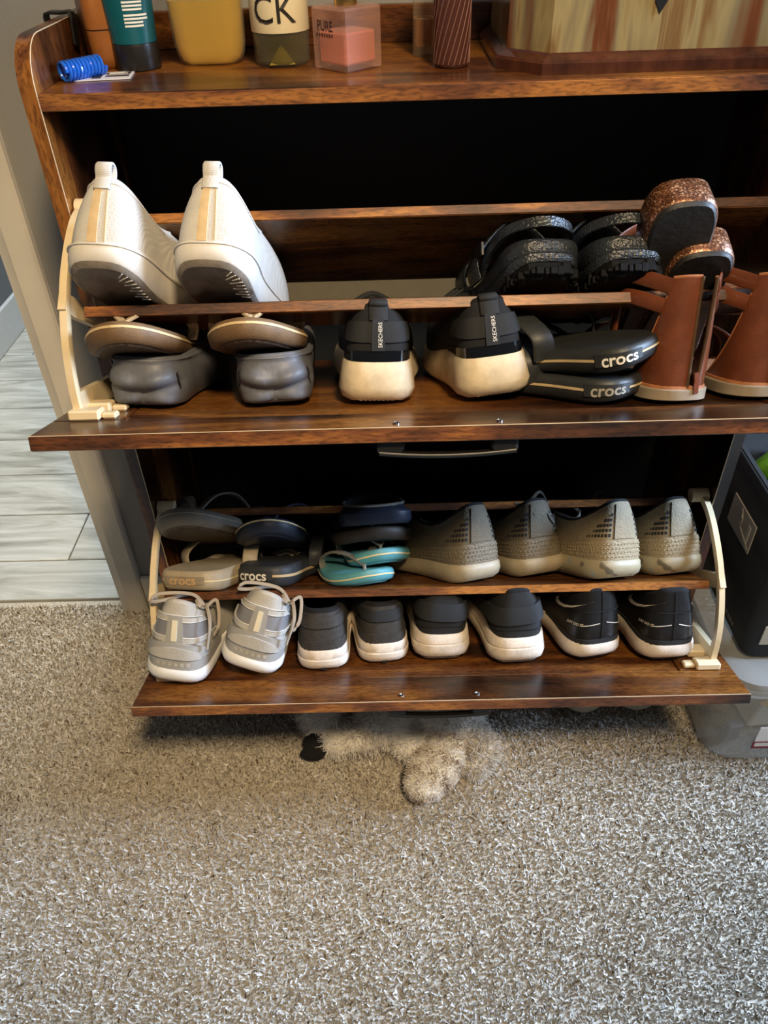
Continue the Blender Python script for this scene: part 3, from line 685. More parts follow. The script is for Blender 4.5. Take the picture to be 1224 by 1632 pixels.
# --- black sneakers with chunky cream soles
def black_sneaker(label, side):
    L = .285; la = Last(L, .037, .039, .050, side, square=.6); zb = rocker(.007, .02, L, yl=.045); zt = level(.050, .034, L, .02)
    root, S = base_shoe('black_sneaker', label, 'pair of black sneakers with cream soles', la, zb, zt, [(-.006, 0), (.003, .10), (.0065, .30), (.004, .65), (.001, .93), (-.003, 1)], (CREAMSOLE, BLKKNIT, LINDARK),
        dict(hh=.106, hs=.086, ht=.098, yc=.078, lc=.068, wc=.033, bul=.003, hk=.06, toe=.055), collar_th=.009)
    patch(S, -.16, .16, .06, lambda k: .24-.10*np.abs(2*k-1)**2, .0018, BLKGLOSS, root, 'heel_counter', 40, 6)
    patch(S, -.14, .14, lambda k: .40-.03*np.cos((k-.5)*5), lambda k: .74-.02*np.cos((k-.5)*5), .0026, BLKELASTIC, root, 'elastic_band', 40, 6)
    patch(S, -.011, .011, .24, .76, .0042, BLKELASTIC, root, 'back_stay', 6, 8)
    lettering(S, .0035, .50, 'SKECHERS', .0056, WHITEINK, root, .0052, rot=PI/2, bold=.0, name='lettering')
    tab(S, BLKELASTIC, root, .020, .005, .004, .74)
    b = MB()
    for i in range(8):
        for j in range(2): b.box(-.02+i*.005, -.0165+i*.005, .008+j*.008, .013+j*.008, .002+.0025*(1-j), .005+.003*(1-j))
    b.build('tread_studs', CREAMSOLE, root, smooth=0)
    laces(S, BLKELASTIC, root, bow=False)
    return root
place(black_sneaker('black sneaker with cream sole, the one next to the slate clog', -1), UP, -.071, .090, -3, 0, 2, .001)
place(black_sneaker('black sneaker with cream sole, the one next to the stacked black flip-flops', 1), UP, .060, .088, -3, 0, -6, .005)

# --- two stacked black flip-flops with heel lettering
for lab, X, s_, yaw, pt, rl, lf, ink, tn in (
        ('black flip-flop with tan stripe and white lettering, upper one of two stacked', (.214), .062, -42, 5, -8, .044, WHITEINK, 1),
        ('black flip-flop with tan stripe and dim lettering, underneath its twin', .206, .078, -46, 0, 0, .002, GREYINK, 1)):
    r, la, sd = flip_flop('black_flip_flop', lab, 'pair of black flip-flops beside the brown sandals', .275, .043, .027, BLKFOAM, 1, STRIPETAN, (.50, .60), BLKFOAM, None, .024, .046, heel_up=.006,
                          logo=[('crocs', -.058, .52, .0175, ink)])
    sidepatch(sd, -.098, -.020, .30, .78, .0011, BLKFOAM, r, 'logo_plate', 20)
    place(r, UP, X, s_, yaw, pt, rl, lf)

# --- brown leather heel-cup sandals with open zips
def zip_sandal(label, side):
    L = .25; la = Last(L, .0365, .035, .044, side); zb = rocker(.002, .012, L); zt = level(.015, .012, L, .012)
    root = thing('leather_sandal', label, 'sandal', group='pair of brown leather zip sandals')
    sole(la, zb, zt, [(-.002, 0), (.0025, .12), (.003, .9), (.001, 1)], SANDSOLE, 'sole', root)
    sole(la, lambda y: zt(y)-.001, lambda y: zt(y)+.003, [(.001, 0), (.0005, .8), (-.001, 1)], LEATHEREDGE, 'footbed', root)
    S = Upper(la, lambda y: zt(y)+.001, hh=.130, hs=.122, ht=.09, yc=.050, lc=.046, wc=.037, bul=-.001, hk=.16, toe=.05, inset=.002, hm=.45)
    # heel cup: left flap, right flap folded open
    def flap(u0, u1, name, curl, edge):
        nu, nt = 14, 16; G = []; H = []
        for t in np.linspace(0, 1, nt):
            lim = .62+.38*(1-t)**2.6
            uu = np.linspace(u0 if edge > 0 else u0*lim, u1 if edge < 0 else u1*lim, nu)
            k = np.linspace(0, 1, nu) if edge < 0 else np.linspace(1, 0, nu)
            o = curl*t*k**2
            G.append(S.P(uu, np.full(nu, t), .0012+o)); H.append(S.P(uu, np.full(nu, t), -.0012+o))
        b = MB(); b.grid(G); b.grid([h[::-1] for h in H])
        rim = [*[g[0] for g in G], *list(G[-1][1:]), *[g[-1] for g in G[::-1][1:]]]; rim2 = [*[g[0] for g in H], *list(H[-1][1:]), *[g[-1] for g in H[::-1][1:]]]
        b.grid([rim, rim2]); o_ = b.build(name, LEATHER, root, smooth=60)
        e = MB(); e.tube([.5*(a+c) for a, c in zip(rim[nt-1:nt+nu-1], rim2[nt-1:nt+nu-1])], .0016, 6); e.build('edge_piping', LEATHEREDGE, o_)
        return G
    A = flap(-.150, .004, 'heel_flap', .002, -1); B = flap(.022, .150, 'heel_flap', .015, 1)
    z = MB(); z.tube([g[-1] for g in A], .0019, 6); z.tube([g[0] for g in B], .0019, 6)
    z.build('zip_teeth', plain('dull_brass', (120, 92, 66), .35, .2, metal=.7), root)
    t = MB(); c0 = S.P(.016, .16, .004); t.ribbon([c0, c0+np.array([.001, -.001, -.008]), c0+np.array([.001, -.002, -.022])], (1, 0, 0), .006, .0025); t.build('zip_pull', LEATHER, root)
    stitch(S, [[(-.150*(.62+.38*(1-q)**2.6)+.004, q) for q in np.linspace(.05, .97, 9)]], LEATHEREDGE, root, .0016, .0006)
    b = MB()                                                    # ankle and instep straps
    for z0, z1, y1 in ((.124, .112, .115), (.102, .086, .118)):
        p = catmull([S.P(-.085, .93 if z0 > .11 else .76, .003), (-.052, .055, z0+.004), (-.040, y1-.01, z1), (0, y1+.012, z1-.004), (.040, y1-.01, z1), (.050, .050, z0+.004), S.P(.085, .93 if z0 > .11 else .76, .003)], 6)
        b.ribbon(p, (0, .12, 1), .016, .0028)
    for y in (.15, .19):
        p = catmull([(-.042, y, .012), (-.038, y, .04), (0, y+.006, .06), (.038, y, .04), (.042, y, .012)], 5); b.ribbon(p, (0, 1, 0), .018, .0028)
    p = catmull([(-.04, .10, .014), (-.045, .092, .05), (-.043, .085, .10)], 6); b.ribbon(p, (0, 1, .2), .014, .0028)
    b.build('strap', LEATHER, root, smooth=50)
    return root
place(zip_sandal('brown leather zip-back sandal with ankle straps, next to the black flip-flops', -1), UP, .255, .066, -10, 0, 2, .001)
place(zip_sandal('brown leather zip-back sandal at the right edge of the upper door', 1), UP, .345, .074, -6, 0, 2, .001)

# --- black pebbled sandals with heel straps on the upper divider
def pebbled(label, side):
    L = .27; la = Last(L, .039, .039, .049, side, square=.4); zb = rocker(.014, .014, L, yl=.06); zt = level(.046, .034, L, .014)
    root = thing('pebbled_sandal', label, 'sandal', group='pair of black pebbled sandals')
    sole(la, lambda y: zb(y)+.010, zt, [(-.002, 0), (.0005, .2), (.0005, .3), (-.001, .34), (.001, .42), (.001, .85), (-.002, 1)], PEBBLE, 'midsole', root, top=False)
    sole(la, lambda y: zt(y)-.016, lambda y: zt(y)-.012, [(-.006, 0), (-.005, 1)], LINDARK, 'footbed', root)
    b = MB(); G = []
    for off, dz, jag in ((-.012, 0, 1), (-.005, .004, 1), (-.003, .013, 0)):
        x, y = la.at(US, off+(.002*((np.arange(NU)*7) % 3)/2 if jag else 0)); G.append(np.stack([x, y, zb(y)+dz-(.003*((np.arange(NU)*5) % 4)/3 if jag else 0)], 1))
    b.grid(G, cu=True); b.ngon([tuple(q) for q in G[0]][::-1]); b.build('lug_outsole', LUG, root, smooth=20)
    b = MB(); rg = random.Random(4)
    for i in range(34):
        u = -.20+i*.0121; x, y = la.at(np.array([u]), -.004); z = float(zb(y)[0]); h = .006+rg.random()*.006
        wl = .002+rg.random()*.003; b.box(x[0]-wl, x[0]+wl, y[0]-.003, y[0]+.003, z-.003+rg.random()*.003, z+.002+h*rg.random(), bev=.0008)
    b.build('lugs', LUG, root, smooth=0)
    b = MB()
    p = catmull([(-.041, .115, .036), (-.0415, .080, .054), (-.034, .030, .063), (0, .004, .064), (.034, .030, .063), (.0415, .080, .054), (.041, .115, .036)], 7)
    b.ribbon(p, (0, .15, 1), .012, .004); b.build('heel_strap', PEBBLE, root, smooth=50)
    b = MB()
    for y, hgt in ((.125, .05), (.185, .045)):
        p = catmull([(-.046, y, .03), (-.046, y, .06), (0, y+.006, .05+hgt), (.046, y, .06), (.046, y, .03)], 6); b.ribbon(p, (0, 1, 0), .045, .004)
    b.build('instep_strap', PEBBLE, root, smooth=50)
    b = MB(); b.box(-.050, -.046, .085, .115, .052, .068, bev=.001); b.build('buckle', DARKMETAL, root)
    return root
place(pebbled('black pebbled sandal with heel strap, the left one on the upper divider', -1), UPM, .112, -.004, -9, 3, 0, .006)
place(pebbled('black pebbled sandal with heel strap, beside the glittery brown wedges', 1), UPM, .197, -.008, -6, 3, 0, .006)

# --- brown glitter platform sandals tipped up on their toes
def wedge(label, side, strap=True):
    L = .22; la = Last(L, .0345, .035, .040, side, square=.35); zb = rocker(.002, .008, L); zt = level(.038, .030, L, .008)
    root = thing('glitter_sandal', label, 'sandal', group='pair of glittery brown platform sandals')
    sole(la, lambda y: zb(y)+.002, zt, [(-.001, 0), (.001, .1), (.0004, .9), (-.003, 1)], GLITTER, 'platform', root)
    sole(la, lambda y: zb(y)-.002, lambda y: zb(y)+.0025, [(-.004, 0), (-.001, 1)], BLKSOLE, 'outsole', root)
    b = MB()
    for y in (.10, .15):
        p = catmull([(-.040, y, .03), (-.044, y, .055), (0, y+.006, .085), (.044, y, .055), (.040, y, .03)], 6); b.ribbon(p, (0, 1, 0), .022, .003)
    b.build('strap', LEATHER, root, smooth=50)
    return root
place(wedge('glittery brown platform sandal tipped on its toe, the higher one behind', -1), UPM, .238, -.048, 3, 34, -4, .070)
place(wedge('glittery brown platform sandal tipped on its toe, the lower one in front', 1), UPM, .270, -.012, 4, 30, -3, .030)

# --- lower divider: stacked flip-flops
r, la, sd = flip_flop('grey_flip_flop', 'pale greige flip-flop with sand relief lettering at the left end of the lower divider', 'pair of grey flip-flops', .275, .050, .030, PALEGREIGE, -1, CREAMLINE, (.46, .52), PALEGREIGE, None, .022, .040,
                      logo=[('crocs', -.004, .50, .019, ORANGEINK)])
sidepatch(sd, -.052, .044, .30, .72, .0009, SANDSOLE, r, 'logo_plate', 20)
place(r, LOM, -.352, .004, 16, 0, 0, .001)
r, *_ = flip_flop('grey_flip_flop', 'warm grey flip-flop lying on top of the pale greige one', 'pair of grey flip-flops', .275, .046, .030, GREYFOAM, 1, PALEGREIGE, (.62, .66), GREYFOAM, TREADBROWN, .022, .040)
place(r, LOM, -.350, -.014, 184, -12, 4, .090, .275)
r, la, sd = flip_flop('navy_flip_flop', 'charcoal navy flip-flop with tan stripe and white heel lettering', 'pair of navy flip-flops', .275, .043, .032, NAVYGREY, 1, STRIPETAN, (.46, .58), NAVYGREY, None, .020, .036,
                      logo=[('crocs', -.012, .50, .020, WHITEINK)])
sidepatch(sd, -.058, .034, .28, .76, .0011, NAVYGREY, r, 'logo_plate', 20)
place(r, LOM, -.252, .022, 18, 0, 0, .001)
r, *_ = flip_flop('navy_flip_flop', 'navy flip-flop with one pale line lying on the lettered one', 'pair of navy flip-flops', .275, .043, .028, NAVY, -1, CREAMLINE, (.70, .79), NAVY, NAVY, .020, .038)
place(r, LOM, -.236, .004, 181, -12, 2, .074, .275)
r, *_ = flip_flop('turquoise_flip_flop', 'turquoise flip-flop with cream line, front one of its pair', 'pair of turquoise flip-flops', .22, .040, .022, TEALFOAM, -1, CREAMLINE, (.42, .54), SILVER, TEALFOAM, .012, .026, post=.84, back=.5)
place(r, LOM, -.082, .004, 158, 0, 3, .002, .22)
r, *_ = flip_flop('turquoise_flip_flop', 'turquoise flip-flop with cream line, overlapped by its twin', 'pair of turquoise flip-flops', .22, .040, .022, TEALFOAM, 1, CREAMLINE, (.42, .54), SILVER, TEALFOAM, .012, .026, post=.84, back=.5)
place(r, LOM, -.070, .024, 166, -3, 4, .028, .22)
r, *_ = flip_flop('brown_flip_flop', 'square dark brown flip-flop stacked above the turquoise pair', 'dark flip-flops stacked on the turquoise pair', .25, .050, .024, DKBROWN, -1, None, strap=SILVER, strap_w=.010, strap_h=.02)
place(r, LOM, -.080, .026, 176, -4, 2, .058, .25)
def slipper():
    L = .25; la = Last(L, .052, .050, .052, 1, square=.5); zb = rocker(.004, .01, L); zt = level(.020, .018, L, .01)
    root, S = base_shoe('navy_slipper', 'dark navy slipper with grey rim on top of the stacked flip-flops', None, la, zb, zt, [(-.004, 0), (.001, .3), (0, 1)], (NAVY, NAVY, LINDARK), dict(hh=.029, hs=.030, ht=.038, yc=.088, lc=.082, wc=.044, bul=.002, hk=.1, toe=.036), cat='slipper', collar_th=.004)
    b = MB(); b.tube(list(S.P(np.linspace(-.3, .3, 40), np.ones(40), .001)), .002, 6); b.build('rim_piping', SILVER, root)
    return root
place(slipper(), LOM, -.080, .016, -4, 2, -2, .086)

# --- taupe clog-sneakers on the lower divider
def taupe(label, group, side, mats, lace, seed):
    kn, band, so = mats; L = .285; la = Last(L, .041, .041, .051, side, square=.45); zb = rocker(.008, .02, L, yl=.05); zt = level(.032, .028, L, .02)
    hh = .112
    root, S = base_shoe('taupe_sneaker', label, group, la, zb, zt, [(-.008, 0), (.001, .18), (.004, .5), (.003, .85), (-.002, 1)], (so, kn, LINDARK), dict(hh=hh, hs=.080, ht=.098, yc=.082, lc=.072, wc=.034, bul=.003, hk=.06, toe=.055), collar_th=.008)
    patch(S, -.24, .24, .04, lambda k: .36-.04*np.abs(2*k-1), .0022, band, root, 'textured_band', 50, 8)
    patch(S, -.030, .030, .38, .96, .0016, kn, root, 'heel_panel', 14, 10)
    stitch(S, [[(-.031, q) for q in np.linspace(.38, .95, 5)], [(.031, q) for q in np.linspace(.38, .95, 5)]], SLOT, root, .0008, .0005)
    p = MB()
    for sx in (-1, 1):
        for i in range(9):
            for j in range(5):
                u0 = sx*(.042+i*.0085); t0 = .44+j*.085
                if j > 4.3-i*.55: continue
                q = .0017 if i < 5 else .0012
                p.add(on_surface(S, u0, t0, [(-q, -q*1.25), (q, -q*1.25), (q, q*1.25), (-q, q*1.25)], .0009), [(0, 1, 2, 3)])
    tag(p.build('perforations', SLOT, root, smooth=0), kind='stuff')
    # relief dots of the band
    d = MB()
    for j in range(4):
        for i in range(46):
            u0 = -.19+(i+.5*(j % 2))*.0083; t0 = .10+j*.065
            q = on_surface(S, u0, t0, [(-.0022, 0), (0, -.0013), (.0022, 0), (0, .0013), (0, 0)], .0023); q = [tuple(x) for x in q]; n = S.Nn(np.array(u0), np.array(t0)); q[4] = tuple(np.array(q[4])+n*.0012)
            d.add(q, [(0, 1, 4), (1, 2, 4), (2, 3, 4), (3, 0, 4)])
    tag(d.build('relief_diamonds', band, root, smooth=0), kind='stuff')
    if lace:
        c = S.P(.66, .99, .004); rg = random.Random(seed); lp = []
        for dx, dy, dz in ((-.075, -.015, .018), (-.060, -.040, .004)):
            lp.append([c, c+np.array([dx*.3, dy*.3, dz+.012]), c+np.array([dx*.65, dy*.6, dz*.6+.01*rg.random()]), c+np.array([dx, dy, dz-.004])])
        lp.append([c, c+np.array([-.02, -.02, .016]), c+np.array([-.036, -.040, .004]), c+np.array([-.026, -.042, -.012]), c+np.array([-.006, -.016, -.004])])
        lp.append([c, c+np.array([.012, -.02, .012]), c+np.array([.022, -.04, .002]), c+np.array([.010, -.045, -.008]), c+np.array([0, -.01, 0])])
        laces(S, LACEGREY, root, bow=False, seed=seed, loops=lp)
    return root
dk = (TAUPE, TAUPEBAND, TAUPESOLE); lt = (LTAUPE, LTAUPEBAND, CAMO)
place(taupe('dark taupe perforated sneaker beside the turquoise flip-flops', 'pair of dark taupe sneakers', -1, dk, False, 1), LOM, .070, .020, -32, 0, -2, .001)
place(taupe('dark taupe perforated sneaker next to the laced light taupe pair', 'pair of dark taupe sneakers', 1, dk, False, 2), LOM, .162, .046, -20, 0, -4, .003)
place(taupe('light taupe laced sneaker with marbled blue sole, left one of its pair', 'pair of light taupe laced sneakers', -1, lt, True, 3), LOM, .264, .006, -26, 0, 2, .002)
place(taupe('light taupe laced sneaker with marbled blue sole nearest the right bracket', 'pair of light taupe laced sneakers', 1, lt, True, 4), LOM, .358, .036, -16, 0, -2, .001)

# --- lower door: pale grey runners
def runner(label, side, seed):
    L = .29; la = Last(L, .041, .041, .051, side, square=.3); zb = rocker(.010, .02, L, yl=.05); zt = level(.036, .030, L, .02)
    root, S = base_shoe('running_shoe', label, 'pair of pale grey running shoes', la, zb, zt, [(-.010, 0), (.0, .15), (.005, .45), (.004, .8), (-.001, 1)], (RUNSOLE, RUNLIGHT, RUNLIGHT), dict(hh=.130, hs=.092, ht=.104, yc=.085, lc=.076, wc=.031, bul=.004, hk=.12, toe=.058), collar_th=.009)
    patch(S, -.17, .17, .02, lambda k: .34-.10*np.abs(2*k-1)**1.5, .0040, RUNGREY, root, 'heel_clip', 40, 8)
    patch(S, -.075, .075, .20, lambda k: .26+.17*np.sqrt(np.clip(1-(2*k-1)**2, 0, 1)), .0062, RUNGREY, root, 'heel_pad', 30, 8)
    patch(S, -.052, .052, .20, lambda k: .22+.15*np.sqrt(np.clip(1-(2*k-1)**2, 0, 1)), .0080, RUNLIGHT, root, 'heel_pad', 24, 7)
    patch(S, -.15, .15, .50, .76, .0018, RUNPANEL, root, 'quarter_panel', 40, 6)
    patch(S, -.16, .16, lambda k: .42+.02*np.abs(2*k-1), lambda k: .51-.03*np.abs(2*k-1), .0034, RUNLIGHT, root, 'overlay_band', 40, 4)
    patch(S, -.12, .12, .75, .81, .0032, RUNLIGHT, root, 'overlay_band', 40, 4)
    patch(S, -.019, .019, .40, .82, .0048, RUNGREY, root, 'back_stay', 8, 10)
    patch(S, -.0055, .0055, .46, .76, .0066, REFLECT, root, 'reflective_strip', 5, 10)
    stitch(S, [[(u, .515-.02*abs(u)/.15) for u in np.linspace(-.15, .15, 9)], [(u, .745) for u in np.linspace(-.12, .12, 9)], [(u, .835) for u in np.linspace(-.1, .1, 9)]], RUNSOLE, root, .0040, .0006)
    b = MB()
    for i in range(6):
        u0 = -.03+i*.012; b.add(on_surface(S, u0, .11, [(-.0024, -.003), (.0024, -.003), (.0024, .003), (-.0024, .003)], .0046), [(0, 1, 2, 3)])
    b.build('heel_emboss', RUNLIGHT, root, smooth=0)
    c = S.P(.16, 1.0, .004)+np.array([0, 0, .004]); e = S.P(-.10, 1.0, .0)
    lp = [[c, c+np.array([.004, -.014, .012]), c+np.array([.014, -.030, -.006]), c+np.array([.013, -.034, -.045])], [c, c+np.array([.012, .01, .008]), c+np.array([.020, -.002, -.02]), c+np.array([.016, -.012, -.035])],
          [c, c*.6+e*.4+np.array([0, .012, .012]), e+np.array([-.010, .012, .008]), e+np.array([-.020, .004, .0]), e+np.array([-.010, .014, -.004]), c*.5+e*.5+np.array([0, .03, .002]), c],
          [c, c+np.array([-.012, -.006, .014]), c+np.array([-.004, -.016, .010]), c]]
    laces(S, LACEBEIGE, root, bow=False, seed=seed, loops=lp)
    return root
place(runner('pale grey running shoe standing flat by the left bracket', -1, 5), LO, -.370, .030, 3, 0, 9, .008)
place(runner('pale grey running shoe tipped against its flat-standing twin', 1, 6), LO, -.272, .044, 5, 0, 18, .016)
# --- dark grey knit sneakers
def dark_grey(label, side, yellow):
    L = .275; la = Last(L, .036, .036, .047, side, square=.4); zb = rocker(.007, .018, L, yl=.045); zt = level(.040, .032, L, .018)
    root, S = base_shoe('grey_sneaker', label, 'pair of dark grey sneakers', la, zb, zt, [(-.006, 0), (.001, .12), (.003, .30), (.003, .46), (.0005, .5), (.002, .54), (.001, .9), (-.002, 1)], (DIRTYWHITE, DKGREY, LINDARK), dict(hh=.094, hs=.084, ht=.100, yc=.086, lc=.078, wc=.033, bul=.003, hk=.08, toe=.052), collar_th=.011)
    patch(S, -.17, .17, .02, lambda k: .30-.16*np.abs(2*k-1)**2, .0014, DKGREY, root, 'heel_counter', 36, 6)
    patch(S, -.15, .15, .62, .90, .0020, BLKELASTIC if yellow else DKGREY, root, 'collar_panel', 36, 6)
    stitch(S, [[(u, .60) for u in np.linspace(-.15, .15, 9)]], LINDARK, root, .0008, .0006)
    laces(S, DKGREY, root, bow=False)
    b = MB(); b.box(-.004, .004, .0005, .008, .0065, .0105); b.build('sole_notch', SLOT, root, smooth=0)
    if yellow:
        q = MB(); q.ribbon(catmull([(-.022, .065, .074), (-.010, .085, .084), (.006, .092, .086), (.018, .085, .078)], 5), (0, .7, .7), .014, .003); q.build('yellow_tongue_lining', YELLOWIN, root)
    return root
place(dark_grey('dark grey knit sneaker with dirty white sole next to the pale runners', -1, False), LO, -.162, .070, -4, 0, 0, .001)
place(dark_grey('dark grey sneaker with yellow lining showing inside', 1, True), LO, -.074, .086, -6, 0, 0, .001)
# --- black sneakers with slack heel straps
def strap_sneaker(label, side):
    L = .285; la = Last(L, .039, .040, .050, side, square=.55); zb = rocker(.008, .02, L, yl=.045); zt = level(.046, .034, L, .02)
    root, S = base_shoe('strapped_sneaker', label, 'pair of black strapped sneakers with white soles', la, zb, zt, [(-.007, 0), (.002, .12), (.0045, .34), (.0035, .56), (.001, .60), (.003, .64), (.001, .94), (-.002, 1)], (DIRTYWHITE, BLKFAB, LINDARK), dict(hh=.114, hs=.090, ht=.100, yc=.08, lc=.071, wc=.034, bul=.003, hk=.06, toe=.054), collar_th=.010, out=OUTGREY)
    tl = .10*side
    patch(S, -.17, .17, lambda k: .36+tl*(k-.5)*2, lambda k: .72+tl*(k-.5)*2, .0048, BLKELASTIC, root, 'heel_strap', 40, 6)
    patch(S, -.045, .045, .70, .97, .0022, BLKFAB, root, 'heel_tab', 12, 6)
    stitch(S, [[(u, .20+.04*math.cos(u*30)) for u in np.linspace(-.15, .15, 9)]], LINDARK, root, .0008, .0007)
    laces(S, BLKELASTIC, root, bow=False)
    return root
place(strap_sneaker('black strapped sneaker with chunky white sole, in the middle of the lower door', -1), LO, .010, .088, -3, 0, 1, .004)
place(strap_sneaker('black strapped sneaker with chunky white sole beside the swoosh shoes', 1), LO, .119, .074, -3, 0, -1, .004)
# --- black shoes with swoosh
SWOOSH = [(-.038, .020), (-.035, .012), (-.028, .004), (-.018, -.001), (-.006, -.001), (.012, .003), (.032, .009), (.046, .0135), (.030, .0065), (.012, -.0005), (-.004, -.0065), (-.018, -.008), (-.030, -.0045), (-.037, .004), (-.040, .013)]
def swoosh_shoe(label, side):
    L = .285; la = Last(L, .041, .040, .050, side, square=.25); zb = rocker(.010, .02, L, yl=.05); zt = level(.032, .028, L, .02)
    root, S = base_shoe('black_swoosh_shoe', label, 'pair of black shoes with pale swooshes', la, zb, zt, [(-.008, 0), (-.001, .15), (.002, .4), (.002, .8), (-.001, 1)], (DIRTYWHITE, SWBLACK, LINDARK), dict(hh=.112, hs=.086, ht=.098, yc=.08, lc=.072, wc=.037, bul=.003, hk=.05, toe=.054), collar_th=.010, out=OUTBLACK)
    patch(S, -.2, .2, .02, .13, .0014, BLKELASTIC, root, 'foxing', 40, 4)
    stitch(S, [[(0.0, q) for q in np.linspace(.14, .98, 6)], [(u, .62) for u in np.linspace(-.11, .11, 7)]], LINDARK, root, .0006, .0008, 'seam')
    b = MB()
    for sx in (-1, 1):
        pts = [(x*sx, y) for x, y in SWOOSH]; G = on_surface(S, -sx*.118 if sx == 1 else .118, .66, pts, .0016)
        n = len(pts)//2
        top = [G[i] for i in range(8)]; bot = [G[7]]+[G[14-k] for k in range(7)][::-1]
        bot = [G[0]]+[G[14], G[13], G[12], G[11], G[10], G[9], G[7]][:7]
        fs = []; base = len(b.v); b.v += [tuple(q) for q in top]+[tuple(q) for q in bot]
        for i in range(7): b.f.append((base+i, base+i+1, base+8+min(i+1, 7), base+8+i))
    b.build('swoosh', SWWHITE, root, smooth=0)
    ln = MB()
    for us, t0, t1 in ((np.linspace(-.050, -.006, 8), .37, .41), (np.linspace(.010, .055, 8), .42, .33)):
        ln.tube([S.P(u, t0+(t1-t0)*k/7, .0008) for k, u in enumerate(us)], .0007, 5)
    ln.build('heel_line', SWWHITE, root)
    lettering(S, -.068, .385, 'JUST DO IT', .0055, SWWHITE, root, .0016, bold=.0002, name='lettering')
    laces(S, SWBLACK, root, bow=False)
    return root
place(swoosh_shoe('black shoe with pale swoosh and small slogan, left one of its pair', -1), LO, .236, .080, -14, 0, 0, .004)
place(swoosh_shoe('black shoe with pale swoosh nearest the right bracket', 1), LO, .334, .070, -3, 0, 0, .004)
# --- beige shoes on the carpet underneath, toes out
def floor_shoe(label, side, X, Y, rz):
    L = .27; la = Last(L, .038, .038, .049, side); zb = rocker(.004, .012, L); zt = level(.03, .028, L, .012)
    bm_ = plain('beige_canvas', (176, 162, 138), .7, .1, 60, .2)
    root, S = base_shoe('beige_shoe', label, 'pair of beige shoes under the lower door', la, zb, zt, [(-.004, 0), (.002, .3), (.002, .8), (0, 1)], (bm_, bm_, LINDARK), dict(hh=.095, hs=.075, ht=.095, toe=.062))
    root.location = (X, Y, 0); root.rotation_euler = (0, 0, math.radians(rz)); return root
floor_shoe('beige shoe on the carpet under the door, toe peeking out nearer the plush toy', 1, .275, .235, 180)
floor_shoe('beige shoe on the carpet under the door, toe peeking out nearer the clear bin', -1, .378, .238, 178)

# ------------------------------------------------------------------ things on the top shelf
Z0 = SHELF_Z
def superbox(w_, d_, r, n=8):
    """plan of a rounded rectangle"""
    P = []
    for cx, cy, a0 in ((1, 1, 0), (-1, 1, 90), (-1, -1, 180), (1, -1, 270)):
        for k in range(n+1):
            a = math.radians(a0+90*k/n); P.append((cx*(w_/2-r)+r*math.cos(a), cy*(d_/2-r)+r*math.sin(a)))
    return P
def loft(b, rings, cap0=True, cap1=True):
    b.grid(rings, cu=True)
    if cap0: b.ngon(list(rings[0])[::-1])
    if cap1: b.ngon(list(rings[-1]))
    return b
def rings_of(plan, zs): return [[(x*s_+ox, y*s_+oy, z) for x, y in plan] for z, s_, ox, oy in zs]
# blue coil key holder
BLUE = plain('blue_coil_plastic', (36, 112, 226), .2, .12, spec=.7); BLUE.node_tree.nodes['Principled BSDF'].inputs['Transmission Weight'].default_value = .25
a = np.array([-.392, .054, Z0+.0105]); c = np.array([-.362, .092, Z0+.0105]); ax = (c-a)/np.linalg.norm(c-a); e1 = np.cross(ax, (0, 0, 1)); e2 = np.array([0, 0, 1.])
coil = [a+(c-a)*k/330+.0085*(math.cos(k*2*PI/30)*e1+math.sin(k*2*PI/30)*e2) for k in range(331)]
tag(MB().tube(coil, .0019, 7).build('coil_key_holder', BLUE), 'bright blue plastic coil key holder lying by the left side panel', 'key holder')
# printed card under the coil
cr = thing('printed_card', 'small white card with dark print poking out from under the blue coil', 'card', (-.358, .082, Z0)); cr.rotation_euler = (0, 0, math.radians(6))
MB().box(-.032, .030, -.020, .020, .0004, .0012).build('card', plain('white_card', (222, 222, 226), .4, .04), cr, smooth=0)
q = MB()
for x0, x1, y0, y1 in ((.002, .027, .004, .016), (.002, .027, -.008, .0), (-.012, -.002, -.014, .012)): q.box(x0, x1, y0, y1, .0012, .0014)
q.build('print_block', plain('dark_grey_ink', (58, 52, 54), .5, .2), cr, smooth=0)
q = MB()
for k in range(4): q.box(.004, .024-.004*(k % 2), .006+k*.0024, .0068+k*.0024, .0014, .0016)
q.build('print_line', WHITEINK, cr, smooth=0)
# brown leather case
CASE = plain('tan_leather', (158, 98, 46), .38, .12, 30, .15, 400); CASED = plain('dark_leather_gusset', (58, 36, 22), .5, .2, 30, .15, 400)
cr = thing('leather_case', 'tan leather hinged case standing upright by the left side panel', 'case', (-.370, .150, Z0)); cr.rotation_euler = (0, 0, math.radians(24))
def half(b, z_list):
    rings = []
    for z, k in z_list: rings.append([(x*k, y*k, z) for x, y in superbox(.040, .070, .014)])
    return loft(b, rings)
half(MB(), [(0, .72), (.003, .84), (.012, .95), (.026, 1.0), (.038, 1.02)]).build('base', CASE, cr, smooth=50)
half(MB(), [(.0395, 1.02), (.055, 1.03), (.075, 1.02), (.098, .95), (.112, .80), (.116, .6)]).build('lid', CASE, cr, smooth=50)
half(MB(), [(.0375, 1.0), (.040, 1.0)]).build('seam', CASED, cr, smooth=50)
q = MB(); q.box(.0185, .0215, -.024, .026, .006, .105, bev=.001); q.build('side_gusset', CASED, cr)
# black clip over the panel edge
q = MB(); q.ribbon(catmull([(-.428, .150, 1.052), (-.428, .150, 1.064), (-.412, .150, 1.0645), (-.4005, .150, 1.064), (-.400, .146, 1.05), (-.400, .142, 1.034)], 3), (0, 1, 0), .016, .003)
tag(q.build('strap_clip', DARKMETAL, smooth=40), 'black strap clip hooked over the top of the left side panel', 'clip')
